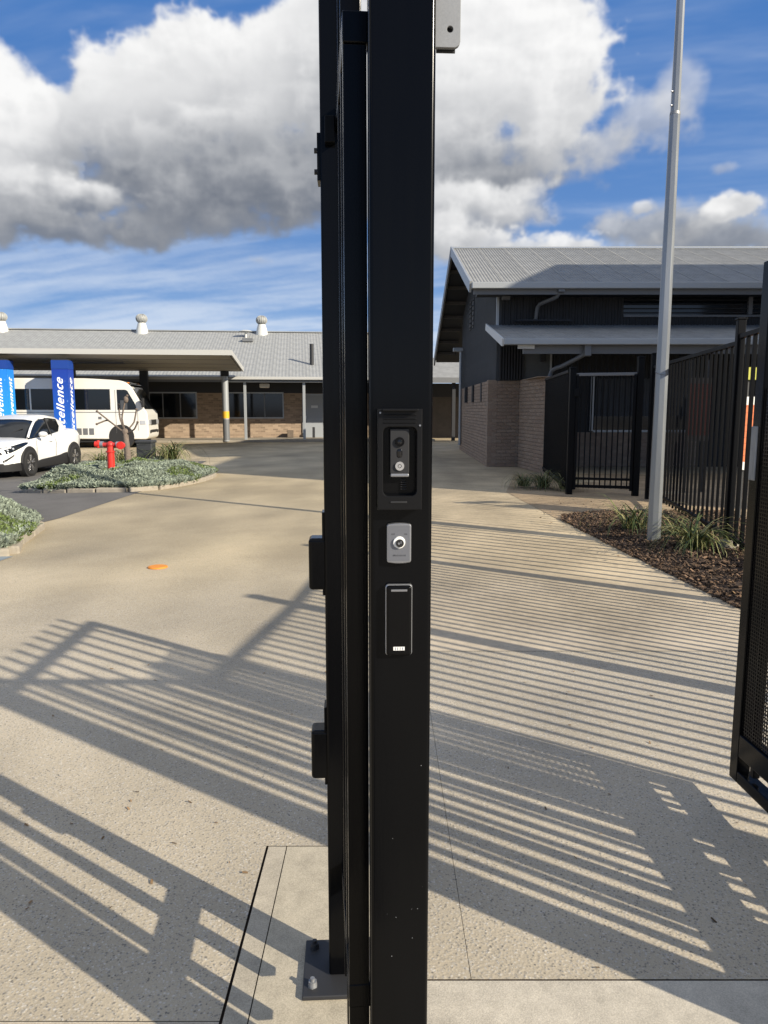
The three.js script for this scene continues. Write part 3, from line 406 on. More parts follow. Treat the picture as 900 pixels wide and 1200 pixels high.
  for (const d of [23.7, 24.45]) { const w = part('slot_window', lim(2.76, 2.80, 3.95, 4.85, -d - 0.2, -d + 0.2), M.darkSteel, o); for (let k = 0; k < 6; k++) part('louvre', bx(0.05, 0.012, 0.36, 2.755, 4.02 + k * 0.15, -d), M.cladSlate, w); }
  // near wall: ribbed cladding above, windows
  const upper = part('ribbed_cladding', ribbed(3.0, 1.3, 0.15, 0.03, true).translate(2.9, 3.2, W0), M.cladDark, o); part('ribbed_cladding', ribbed(8, 0.55, 0.15, 0.03, true).translate(5.9, 3.2, W0), M.cladDark, o);
  part('wall_core', lim(2.93, XR, 0, 4.5, -26.9, W0 - 0.02), M.cladDark, o);
  part('corner_trim', bx(0.06, 1.3, 0.06, 2.80, 3.85, W0 + 0.01), M.gutter, o);
  const win = part('louvre_window', lim(5.9, XR - 0.3, 3.75, 4.3, W0 - 0.02, W0 - 0.005), M.glassDark, o); for (let k = 0; k < 5; k++) part('louvre', bx(XR - 6.2, 0.02, 0.05, (5.9 + XR - 0.3) / 2, 3.8 + k * 0.1, W0 + 0.02), M.cladDark, win); part('window_sill', bx(XR - 6.2, 0.05, 0.06, (5.9 + XR - 0.3) / 2, 3.72, W0 + 0.03), M.gutterDark, win); for (const x of [9, 11]) part('mullion', bx(0.1, 0.55, 0.07, x, 4.03, W0 + 0.03), M.gutterDark, win);
  // lower wall behind the gate
  for (let i = 0; i < 1; i++) part('ribbed_cladding', ribbed(9.7, 0.95, 0.15, 0.03, true).translate(4.2, 2.2, W0), M.cladDark, o);
  part('ribbed_cladding', ribbed(2.4, 0.95, 0.15, 0.03, true).translate(5.28, 1.27, W0), M.cladSlate, o); part('ribbed_cladding', ribbed(6.2, 1.3, 0.15, 0.03, true).translate(7.7, 0.9, W0), M.cladDark, o);
  const wn = part('low_window', lim(5.28, 7.66, 0.93, 1.27, W0 - 0.02, W0 + 0.005), M.glassDark, o); part('window_sill', lim(5.24, 7.7, 0.87, 0.93, W0 - 0.02, W0 + 0.08, 0.005), M.gutter, wn);
  part('door_jamb', lim(5.16, 5.24, 0.9, 2.25, W0 - 0.01, W0 + 0.07), M.gutter, o);
  part('wall_panel', lim(3.46, 4.12, 2.15, 3.05, W0 - 0.0, W0 + 0.05), M.cladPanel, o); part('panel_trim', bx(0.05, 0.95, 0.06, 4.14, 2.62, W0 + 0.03), M.gutter, o);
  const wl = part('wall_lamp', bx(0.12, 0.22, 0.10, 3.93, 2.72, W0 + 0.10, 0.01), M.darkSteel, o); part('lamp_bracket', bx(0.2, 0.06, 0.06, 3.9, 2.86, W0 + 0.08, 0.01), M.darkSteel, wl);
  // slat screen over the brick base
  for (let i = 0; i < 9; i++) part('screen_slat', bx(0.035, 1.12, 0.09, 2.88 + i * 0.07, 2.72, W0 + 0.07), M.darkSteel, o);
  part('screen_backing', lim(2.80, 3.46, 2.15, 3.25, W0 - 0.01, W0 + 0.01), M.cladSlate, o);
  // lean-to roof, gutter and downpipes
  const lz0 = -16.2, ly0 = 2.91, lz1 = -18.8, ly1 = 3.5, LW = 11.4, lx = 2.55, len = Math.hypot(lz0 - lz1, ly1 - ly0), aL = Math.atan2(ly1 - ly0, lz0 - lz1);
  const ls = ribbed(0.762, len, 0.075, 0.012).rotateX(-Math.PI / 2 + aL); const skew = [];
  for (let i = 0; i < 15; i++) { const p = part('awning_sheet', ls, shades[(i * 5) % 3], o); p.position.set(lx + i * 0.762, ly0, lz0); }
  part('awning_gutter', bx(LW, 0.13, 0.12, lx + LW / 2, ly0 - 0.045, lz0 + 0.075, 0.02), M.gutter, o);
  part('awning_barge', bx(0.04, 0.16, len + 0.08, 0, -0.05, -len / 2 + 0.03).rotateX(aL).translate(lx - 0.02, ly0 + 0.01, lz0), M.whiteTrim, o);
  part('awning_soffit', bx(LW - 0.1, 0.02, len - 0.2, LW / 2, -0.09, -len / 2).rotateX(aL).translate(lx + 0.05, ly0 - 0.02, lz0), M.gutterDark, o); part('awning_beam', bx(LW - 0.5, 0.18, 0.08, lx + LW / 2 + 0.2, ly0 - 0.19, lz0 - 0.15), M.gutterDark, o);
  part('awning_bracket', bx(0.35, 0.1, 0.06, 3.05, ly0 - 0.13, lz0 - 0.06), M.whiteTrim, o);
  part('downpipe', [tube([[4.15, 4.36, -17.95], [4.12, 4.1, -18.1], [3.75, 3.95, -18.55], [3.72, 3.6, -18.68]], 0.05), bx(0.16, 0.22, 0.14, 4.16, 4.27, -17.96, 0.02)], M.gutterDark, o);
  part('rainhead', bx(0.2, 0.26, 0.14, 2.98, 4.22, W0 + 0.12, 0.02), M.gutterDark, o);
  part('downpipe', [tube([[4.35, 2.84, -16.22], [4.32, 2.62, -16.3], [3.92, 2.38, -16.7], [3.72, 2.22, -16.9], [3.72, 0.1, -16.95]], 0.05, 24), bx(0.15, 0.3, 0.12, 4.36, 2.72, -16.22, 0.02)], M.gutterDark, o);
  part('downpipe', [tube([[2.66, 3.55, -26.2], [2.66, 0.2, -26.2]], 0.05, 4), bx(0.34, 0.14, 0.14, 2.56, 3.48, -26.2, 0.02)], M.gutter, o);
  part('flashing', bx(1.4, 0.03, 0.1, 3.9, 3.6, -18.62), M.darkSteel, o);
  // brick base
  const tones = [[0.375, 0.275, 0.20], [0.395, 0.29, 0.21], [0.35, 0.255, 0.185], [0.415, 0.31, 0.228], [0.38, 0.27, 0.195]].map(c => std(lin(...c), 0.92, 0, { map: grainCol, bumpMap: fineBump, bumpScale: 0.006 }));
  const r = rng(61), brick = bx(0.23, 0.076, 0.03, 0, 0, 0, 0.005), half = bx(0.11, 0.076, 0.03, 0, 0, 0, 0.005), CH = 2.15 / 25;
  function wall(ax, ad, bxx, bd, h0, h1, name, thick, asStuff) {       // brick courses from (ax, ad) to (bx, bd), face to the left of the walk, seen side +z local
    const L = Math.hypot(bxx - ax, bd - ad), w = part(name, bx(L, h1 - h0, thick, L / 2, (h0 + h1) / 2, -thick / 2 - 0.012), M.mortar, o); w.position.set(ax, 0, -ad); w.rotation.y = Math.atan2(bd - ad, bxx - ax);
    const spots = []; for (let c = 0; h0 + (c + 1) * CH <= h1 + 0.01; c++) { let x = c % 2 ? 0 : 0; const y = h0 + (c + 0.5) * CH; if (c % 2) { spots.push([0.06, y, 1]); x = 0.12; } while (x + 0.235 <= L + 0.01) { spots.push([x + 0.12, y, 0]); x += 0.24; } if (L - x > 0.1) spots.push([x + (L - x) / 2, y, 2, (L - x - 0.008) / 0.23]); }
    if (asStuff) { const im = shade(new THREE.InstancedMesh(brick, std(0xffffff, 0.92, 0, { map: grainCol }), spots.length)), q = new THREE.Object3D(), c = new THREE.Color(); spots.forEach(([x, y, k, s], i) => { q.position.set(x, y, -0.012 + r() * 0.004); q.scale.set(k === 1 ? 0.48 : k === 2 ? s : 1, 1, 1); q.updateMatrix(); im.setMatrixAt(i, q.matrix); const b = 0.88 + r() * 0.26; im.setColorAt(i, c.setRGB(0.38 * b, 0.278 * b, 0.202 * b)); }); im.name = 'brick_courses'; im.userData.kind = 'stuff'; w.add(im); }
    else for (const [x, y, k, s] of spots) { const b = part('brick', k === 1 ? half : brick, tones[Math.floor(r() * 5)], w); b.position.set(x, y, -0.012 + r() * 0.004); if (k === 2) b.scale.x = s; }
    return w;
  }
  wall(2.74, 27, 2.60, 18.8, 0, 2.15, 'side_brick_wall', 0.2, true); wall(2.60, 18.8, 3.38, 18.8, 0, 2.15, 'brick_wall', 0.2);
  wall(3.38, 18.78, 3.58, 16.62, 0, 2.15, 'pier_wall', 0.2); wall(3.58, 16.62, 3.80, 16.62, 0, 2.15, 'pier_end', 0.2, true);
  part('brick_coping', [lim(2.6, 3.4, 2.15, 2.17, -19.0, -18.8), lim(3.4, 3.8, 2.15, 2.165, -18.79, -16.62)], M.mortar, o);
  wall(4.1, 18.78, 7.9, 18.78, 0, 0.87, 'low_brick_wall', 0.1, true);
  for (const d of [20.2, 22.2, 24.2]) part('wall_slot', lim(2.60, 2.72, 1.65, 2.14, -d - 0.16, -d + 0.1), M.darkSteel, o);
}

// ---------------------------------------------------------------- off to the right: the two-storey block whose shade lies over the hall
{ const o = thing('shade_block', 'tall two-storey brick block standing off to the right beyond the fence', 'building', [0, 0, 0]);
  part('wall', lim(13.7, 26, 0, 10.2, -14, -4.8), M.wallBrown, o); part('parapet', lim(13.6, 26.1, 10.2, 10.5, -14.1, -4.7), M.fascia, o);
  for (const y of [1.2, 4.6, 7.8]) for (const d of [6.3, 9.4, 12.5]) { const w = part('window', lim(13.66, 13.7, y, y + 1.5, -d - 0.9, -d + 0.9), M.glassDark, o); part('window_frame', [lim(13.64, 13.7, y - 0.06, y, -d - 0.96, -d + 0.96), lim(13.64, 13.7, y + 1.5, y + 1.56, -d - 0.96, -d + 0.96)], M.whiteTrim, w); } }

// ---------------------------------------------------------------- left building
const ORI = [-3.3, 0, -36], TH = Math.atan2(0.113, 0.994);
const toWorld = (lx, lz) => [ORI[0] + lx * Math.cos(TH) + lz * Math.sin(TH), ORI[2] - lx * Math.sin(TH) + lz * Math.cos(TH)];
const brickFar = dataTex(512, (u, v, o, i, j) => { const row = Math.floor(v * 24), uu = u * 8 + (row % 2) * 0.5, col = Math.floor(uu), fx = uu - col, fy = v * 24 - row; const c = h3(col % 8, row, 5), mort = fx < 0.04 || fy < 0.12; const b = mort ? 1.25 : 0.72 + c * 0.55; o[0] = enc(0.30 * b); o[1] = enc(0.225 * b); o[2] = enc(0.16 * b); }, true, 1); brickFar.repeat.set(1 / 1.92, 1 / 2.06);
M.brickFar = std(0xffffff, 0.92, 0, { map: brickFar });
const office = thing('office_block', 'long single-storey school building with pale metal roof and brick wall', 'building', ORI, TH);
{ const o = office, x0 = -30, x1 = 3.3, zE = 2.6, yE = 2.84, zR = -5.6, yR = 5.58;
  const len = Math.hypot(zE - zR, yR - yE), a = Math.atan2(yR - yE, zE - zR), sh = ribbed(0.762, len, 0.1524, 0.007, true).rotateX(-Math.PI / 2 + a), tn = [M.roofLight.clone(), M.roofLight.clone()]; tn[0].color.setRGB(0.365, 0.372, 0.365); tn[1].color.setRGB(0.36, 0.367, 0.36);
  for (let i = 0, n = Math.floor((x1 - x0) / 0.762); i < n; i++) { const p = part('roof_sheet', sh, tn[(i * 3 + (i >> 2)) & 1], o); p.position.set(x0 + i * 0.762, yE, zE); }
  part('rear_roof', bx(x1 - x0, 0.03, len, (x0 + x1) / 2, -0.02, -len / 2).rotateX(-a).translate(0, yR, zR), M.roofGrey, o); part('roof_lining', bx(x1 - x0, 0.03, len - 0.1, (x0 + x1) / 2, -0.06, -len / 2).rotateX(a).translate(0, yE, zE), M.soffit, o);
  part('ridge_cap', bx(x1 - x0, 0.05, 0.3, (x0 + x1) / 2, yR + 0.03, zR), M.gutter, o);
  part('gutter', bx(x1 - x0, 0.13, 0.12, (x0 + x1) / 2, yE - 0.05, zE + 0.06, 0.02), M.fascia, o); part('fascia', bx(x1 - x0, 0.18, 0.04, (x0 + x1) / 2, yE - 0.13, zE - 0.04), M.gutterDark, o);
  part('brick_wall', lim(x0, x1, 0, 1.02, -0.2, 0), M.brickFar, o); part('upper_wall', lim(x0, x1, 1.02, 2.2, -0.2, -0.004), M.brickFar, o); part('dark_band', lim(x0, x1, 2.2, 2.95, -0.2, 0.01), M.darkSteel, o);
  part('end_wall', lim(x1 - 0.2, x1, 0, 3.6, -12, -0.2), M.brickFar, o);
  const wins = [[-7.7, -5.6], [-4.05, -1.55], [-11.4, -8.6], [-15.5, -12.4], [-20, -17]];
  for (const [a0, b0] of wins) { const w = part('window', lim(a0, b0, 1.06, 2.18, 0.0, 0.02), M.glassDark, o); part('window_frame', [lim(a0 - 0.05, a0, 1.0, 2.24, 0, 0.06), lim(b0, b0 + 0.05, 1.0, 2.24, 0, 0.06), lim(a0, b0, 2.18, 2.24, 0, 0.06), lim(a0, b0, 1.0, 1.06, 0, 0.07)], M.gutter, w); for (const k of [0.28, 0.66]) part('mullion', lim(lerp(a0, b0, k) - 0.025, lerp(a0, b0, k) + 0.025, 1.06, 2.18, 0.02, 0.045), M.gutterDark, w); }
  const d = part('door', lim(-0.55, 0.45, 0.1, 2.1, 0.0, 0.05), M.door, o); part('door_frame', [lim(-0.62, -0.55, 0.1, 2.17, 0, 0.07), lim(0.45, 0.52, 0.1, 2.17, 0, 0.07), lim(-0.55, 0.45, 2.1, 2.17, 0, 0.07)], M.gutter, d); part('door_sign', lim(-0.2, 0.12, 1.5, 1.62, 0.05, 0.06), M.whiteTrim, d); part('door_rail', lim(-0.5, 0.4, 0.95, 0.99, 0.05, 0.065), M.gutter, d); part('door_handle', bx(0.05, 0.14, 0.06, -0.45, 1.05, 0.08, 0.01), M.steel, d);
  for (const x of [-2.35, -8.2]) { const l = part('wall_lamp', bx(x < -3 ? 0.25 : 0.46, 0.2, 0.24, x, 2.52, 0.9, 0.05), M.boardWhite, o); part('lamp_arm', bx(0.06, 0.06, 0.9, x, 2.62, 0.45), M.gutterDark, l); }
  for (const [x, z] of [[-0.55, 2.35], [-3.15, 2.35], [-9, 2.35], [-15, 2.35]]) part('veranda_post', lim(x - 0.06, x + 0.06, 0, yE - 0.1, z - 0.06, z + 0.06, 0.01), M.gutter, o);
  part('veranda_floor', lim(x0, x1 + 2, 0.004, 0.1, 0.0, 3.0), M.kerb, o);
  part('hob_box', bx(0.3, 0.35, 0.25, -1.2, 0.28, 0.35, 0.02), M.wallBrown, o); part('garden_tap', bx(0.12, 0.5, 0.12, -0.1, 0.35, 0.5, 0.02), M.darkSteel, o);
  // things fixed to the roof
  const onRoof = lz => yE + (zE - lz) * (yR - yE) / (zE - zR);
  part('flue_pipe', [bar([-0.15, onRoof(0.6) - 0.1, 0.6], [-0.15, onRoof(0.6) + 0.95, 0.6], 0.1)], M.darkSteel, o);
  part('roof_dish', [new THREE.SphereGeometry(0.4, 16, 8, 0, 6.3, 0, 1.1).scale(1, 0.35, 1).translate(-3.5, onRoof(-4.4) + 0.25, -4.4), bar([-3.5, onRoof(-4.4) - 0.1, -4.4], [-3.5, onRoof(-4.4) + 0.3, -4.4], 0.06)], M.ventWhite, o);
  part('roof_hatch', bx(0.55, 0.18, 0.5, -3.35, onRoof(-3.6) + 0.06, -3.6, 0.02), M.gutterDark, o);
  // lower link roof running on to the right
  part('link_roof', grid(1, 1, (u, v) => [lerp(x1 + 0.2, x1 + 9, u), lerp(yE, 3.95, v), lerp(zE, -0.6, v)]), M.roofLight, o); part('link_gutter', lim(x1 + 0.1, x1 + 9, yE - 0.22, yE + 0.02, zE, zE + 0.12), M.gutterDark, o); part('link_wall', lim(x1 + 0.01, x1 + 9, 0, 2.7, -1.2, -1.0), M.timber, o); part('link_band', lim(x1 + 0.01, x1 + 9, 2.05, 2.72, -0.998, -0.97), M.darkSteel, o); part('link_post', lim(x1 + 2.9, x1 + 3.05, 0, 2.7, 2.2, 2.35), M.darkSteel, o);
}
{ // whirlybird roof vents
  const labels = ['white spinning roof vent left of the middle, above the bus cab', 'white spinning roof vent beside the small dish, nearest the foreground post', 'white spinning roof vent at the far left edge of the roof'];
  [[-8.95], [-2.7], [-16.0]].forEach(([lx], i) => { const lz = -5.2, y = 2.84 + (2.6 - lz) * 2.74 / 8.2, w = toWorld(lx, lz), o = thing('roof_vent', labels[i], 'roof vent', [w[0], y - 0.12, w[1]], TH, 'white roof vents on the long roof');
    const pts = [[0.34, 0], [0.30, 0.25], [0.22, 0.55], [0.20, 0.62]].map(p => new THREE.Vector2(...p)); part('throat', new THREE.LatheGeometry(pts, 20), M.ventWhite, o); part('base_flange', bx(0.9, 0.1, 0.7, 0, 0.06, 0.05, 0.02).rotateX(0.34), M.ventWhite, o);
    const f = []; f.push(new THREE.SphereGeometry(0.285, 20, 12).scale(1, 0.82, 1).translate(0, 0.84, 0)); for (let k = 0; k < 18; k++) f.push(new THREE.TorusGeometry(0.29, 0.018, 5, 10, Math.PI * 0.8).rotateZ(Math.PI * 1.6).scale(1, 0.84, 1).rotateY(k * Math.PI / 9).translate(0, 0.84, 0)); part('turbine_head', f, M.ventGrey, o); });
}
// canopy over the bus bay, falling gently to the back
{ const o = thing('bus_canopy', 'wide flat grey canopy roof over the parked bus', 'canopy', ORI, TH), x0 = -30, x1 = -3.2, zN = 8.4, zF = 2.75, yN = 3.37, yF = 3.06;
  const len = Math.hypot(zN - zF, yN - yF), a = Math.atan2(yN - yF, zN - zF), put = g => g.rotateX(-a).translate(0, yF, zF);
  part('roof_deck', put(lim(x0, x1, 0.03, 0.17, 0, len - 0.05)), M.roofGrey, o); part('soffit_panel', put(lim(x0, x1 - 0.06, 0.005, 0.027, 0.02, len - 0.06)), M.soffit, o);
  part('front_fascia', put(lim(x0, x1 + 0.04, 0, 0.185, len - 0.05, len + 0.02)), M.fascia, o); part('side_fascia', put(lim(x1, x1 + 0.05, 0, 0.182, 0, len - 0.052)), M.fascia, o);
  for (let i = 1; i < 4; i++) part('soffit_joint', put(lim(x0, x1 - 0.07, -0.004, 0.006, len * i / 4 - 0.02, len * i / 4 + 0.02)), M.gutterDark, o); part('lamp_strip', put(lim(-10.5, -7.5, -0.04, 0.004, 3.0, 3.2)), M.gutterDark, o);
  const cx = -3.95, p = part('steel_column', new THREE.CylinderGeometry(0.14, 0.14, 2.95, 20).translate(cx, 1.525, 2.95), M.gutter, o); part('yellow_band', new THREE.CylinderGeometry(0.145, 0.145, 0.3, 20).translate(cx, 1.2, 2.95), M.yellow, p); part('column_head', bx(0.34, 0.2, 0.34, cx, 2.95, 2.95), M.darkSteel, p); part('column_foot', new THREE.CylinderGeometry(0.144, 0.144, 0.9, 20).translate(cx, 0.55, 2.95), M.gutterDark, p);
  for (const x of [-7.25, -10.2]) part('dark_column', lim(x - 0.16, x + 0.16, 0, 3.05, 3.3, 3.6), M.darkSteel, o);
}
// banner-wrapped columns by the car
function banner(name, label, word, c0, c1, cap, x, d) {
  const o = thing(name, label, 'banner column', [x, fall(x, d), -d], 0.06), H = 3.2, S = 0.56;
  part('core', bx(S - 0.02, H, S - 0.02, 0, H / 2, 0), M.darkSteel, o);
  const tex = printTex(256, 1024, (g, w, h) => { const gr = g.createLinearGradient(0, 0, 0, h); gr.addColorStop(0, c0); gr.addColorStop(1, c1); g.fillStyle = gr; g.fillRect(0, 0, w, h); const r = rng(word.length); g.fillStyle = 'rgba(190,225,255,0.75)'; for (let i = 0; i < 46; i++) { const x = r() * w, y = r() * h, s = 2 + r() * r() * 12; g.beginPath(); for (let k = 0; k < 10; k++) { const a = k * Math.PI / 5, q = k % 2 ? s * 0.4 : s; g.lineTo(x + q * Math.sin(a), y - q * Math.cos(a)); } g.fill(); } g.save(); g.translate(w * 0.66, h * 0.92); g.rotate(-Math.PI / 2); g.fillStyle = '#fff'; g.font = 'italic bold 160px sans-serif'; g.transform(1, 0, -0.12, 1, 0, 0); const m = g.measureText(word).width; g.scale(Math.min(1.15, h * 0.80 / m), 1); g.fillText(word, 0, 0); g.restore(); });
  const pm = std(0xffffff, 0.55, 0, { map: tex }); const BH = 2.62;
  const f = new THREE.PlaneGeometry(S, BH);
  part('banner_face', f.clone().translate(0, 0.22 + BH / 2, S / 2 + 0.002), pm, o); part('banner_face', f.clone().rotateY(Math.PI / 2).translate(S / 2 + 0.002, 0.22 + BH / 2, 0), pm, o); part('banner_face', f.clone().rotateY(-Math.PI / 2).translate(-S / 2 - 0.002, 0.22 + BH / 2, 0), pm, o);
  part('blue_cap', bx(S + 0.012, 0.30, S + 0.012, 0, 3.0, 0), cap, o);
}
banner('banner_column', 'dark blue banner column with white lettering between the bus windows', 'Excellence', '#15389a', '#1268c8', M.blueCap, -11.42, 26.8);
banner('banner_column', 'light blue banner column with white lettering at the left edge', 'Achievement', '#1f7fe0', '#2aa6f2', M.blueCap, -13.52, 26.7);

// ---------------------------------------------------------------- bus
{ const o = thing('minibus', 'white minibus with dark windows parked under the canopy', 'bus', [-8.98, fall(-9, 28), -29.0], TH), Wd = 2.04, zs = Wd / 2;
  // x = 0 at the nose, rear at -7; body profile extruded across
  const s = new THREE.Shape(); s.moveTo(-6.95, 0.42); s.lineTo(-0.12, 0.36); s.quadraticCurveTo(0, 0.36, 0, 0.55); s.lineTo(-0.02, 1.22); s.quadraticCurveTo(-0.04, 1.36, -0.12, 1.42); s.lineTo(-0.52, 2.18); s.quadraticCurveTo(-0.66, 2.42, -1.0, 2.47); s.lineTo(-2.2, 2.54); s.lineTo(-6.6, 2.54); s.quadraticCurveTo(-7, 2.52, -7, 2.2); s.lineTo(-7, 0.6); s.quadraticCurveTo(-7, 0.42, -6.95, 0.42);
  part('body', new THREE.ExtrudeGeometry(s, { depth: Wd - 0.10, bevelEnabled: true, bevelSize: 0.04, bevelThickness: 0.05, bevelSegments: 4, curveSegments: 8 }).translate(0, 0, -(Wd - 0.10) / 2), M.busPaint, o);
  const z = zs + 0.003;
  for (const [a, b] of [[-2.68, -1.30], [-4.1, -2.74], [-5.5, -4.16], [-6.8, -5.56]]) for (const q of [1, -1]) { const w = part('side_window', bx(b - a, 0.76, 0.012, (a + b) / 2, 1.80, q * z, 0.004), M.glassDark, o); part('window_seal', bx(0.03, 0.76, 0.016, b - 0.015, 1.80, q * z, 0.002), M.darkTrim, w); }
  { const d = new THREE.Shape(); d.moveTo(-1.05, 1.42); d.lineTo(-0.36, 1.42); d.lineTo(-0.40, 1.62); d.lineTo(-0.66, 2.10); d.quadraticCurveTo(-0.7, 2.16, -0.8, 2.16); d.lineTo(-1.05, 2.16); d.closePath(); part('door_window', new THREE.ExtrudeGeometry(d, { depth: 0.012, bevelEnabled: false }).translate(0, 0, z - 0.006), M.glassDark, o);
    part('seat', bx(0.25, 0.34, 0.02, -0.82, 1.6, z + 0.004, 0.008), M.seat, o);
    part('door_seam', [bx(0.012, 1.6, 0.008, -1.12, 1.35, z), bx(0.012, 0.75, 0.008, -0.33, 1.02, z), bx(0.12, 0.03, 0.02, -0.95, 1.25, z + 0.004)], M.gutterDark, o); }
  { const a = Math.atan2(0.76, 0.40); part('windscreen', bx(0.86, 0.02, 1.84, 0, 0.052, 0, 0.006).rotateZ(-a).translate(-0.32, 1.80, 0), M.glassDark, o); part('wiper', [bar([-0.10, 1.50, 0.3], [-0.35, 2.0, 0.75], 0.012), bar([-0.10, 1.50, -0.5], [-0.35, 2.0, -0.1], 0.012)], M.darkTrim, o); part('destination_box', bx(0.52, 0.20, 1.96, -0.80, 2.30, 0, 0.06).rotateZ(0), M.glassDark, o); part('marker_lamp', [bx(0.10, 0.07, 0.05, -0.66, 2.40, 0.86, 0.02), bx(0.10, 0.07, 0.05, -0.66, 2.40, -0.86, 0.02)], M.amber, o); }
  part('grille', bx(0.04, 0.20, 1.0, 0.045, 0.95, 0, 0.015), M.darkTrim, o); for (const q of [1, -1]) { part('headlight', [bx(0.10, 0.19, 0.42, 0.015, 0.95, q * 0.75, 0.03)], M.lampGlass, o); part('indicator', bx(0.20, 0.15, 0.03, -0.16, 0.95, q * (zs + 0.0), 0.01), M.lampGlass, o); part('fog_lamp', new THREE.CylinderGeometry(0.06, 0.06, 0.03, 14).rotateZ(Math.PI / 2).translate(0.06, 0.6, q * 0.7), M.darkTrim, o); }
  part('bumper_slot', bx(0.04, 0.10, 1.1, 0.05, 0.62, 0, 0.01), M.darkTrim, o);
  part('fuel_flap', bx(0.12, 0.10, 0.01, -1.7, 1.12, z, 0.003), M.gutterDark, o);
  for (let k = 0; k < 3; k++) part('side_vent', bx(0.17, 0.24, 0.02, -2.02 - k * 0.22, 0.62, z, 0.006), M.gutterDark, o);
  part('belt_line', bx(6.4, 0.025, 0.008, -3.6, 1.33, z, 0.002), M.gutterDark, o);
  for (const x of [-0.95, -4.9]) for (const q of [1, -1]) { const w = part('wheel', new THREE.CylinderGeometry(0.37, 0.37, 0.22, 28).rotateX(Math.PI / 2).translate(x, 0.37, q * 0.88), M.tyre, o); part('rim', [new THREE.CylinderGeometry(0.22, 0.22, 0.02, 20).rotateX(Math.PI / 2).translate(x, 0.37, q * 1.0)], M.steelDull, w); part('wheel_arch', new THREE.CylinderGeometry(0.46, 0.46, 0.3, 28, 1, false).rotateX(Math.PI / 2).translate(x, 0.42, q * 0.877), M.darkTrim, o); }
  part('mirror', [bx(0.10, 0.34, 0.18, -0.10, 1.68, zs + 0.14, 0.03), bar([-0.25, 1.7, zs - 0.05], [-0.1, 1.7, zs + 0.1], 0.015)], M.darkTrim, o); part('underbody', lim(-6.8, -0.3, 0.22, 0.42, -0.9, 0.9), M.darkTrim, o); }

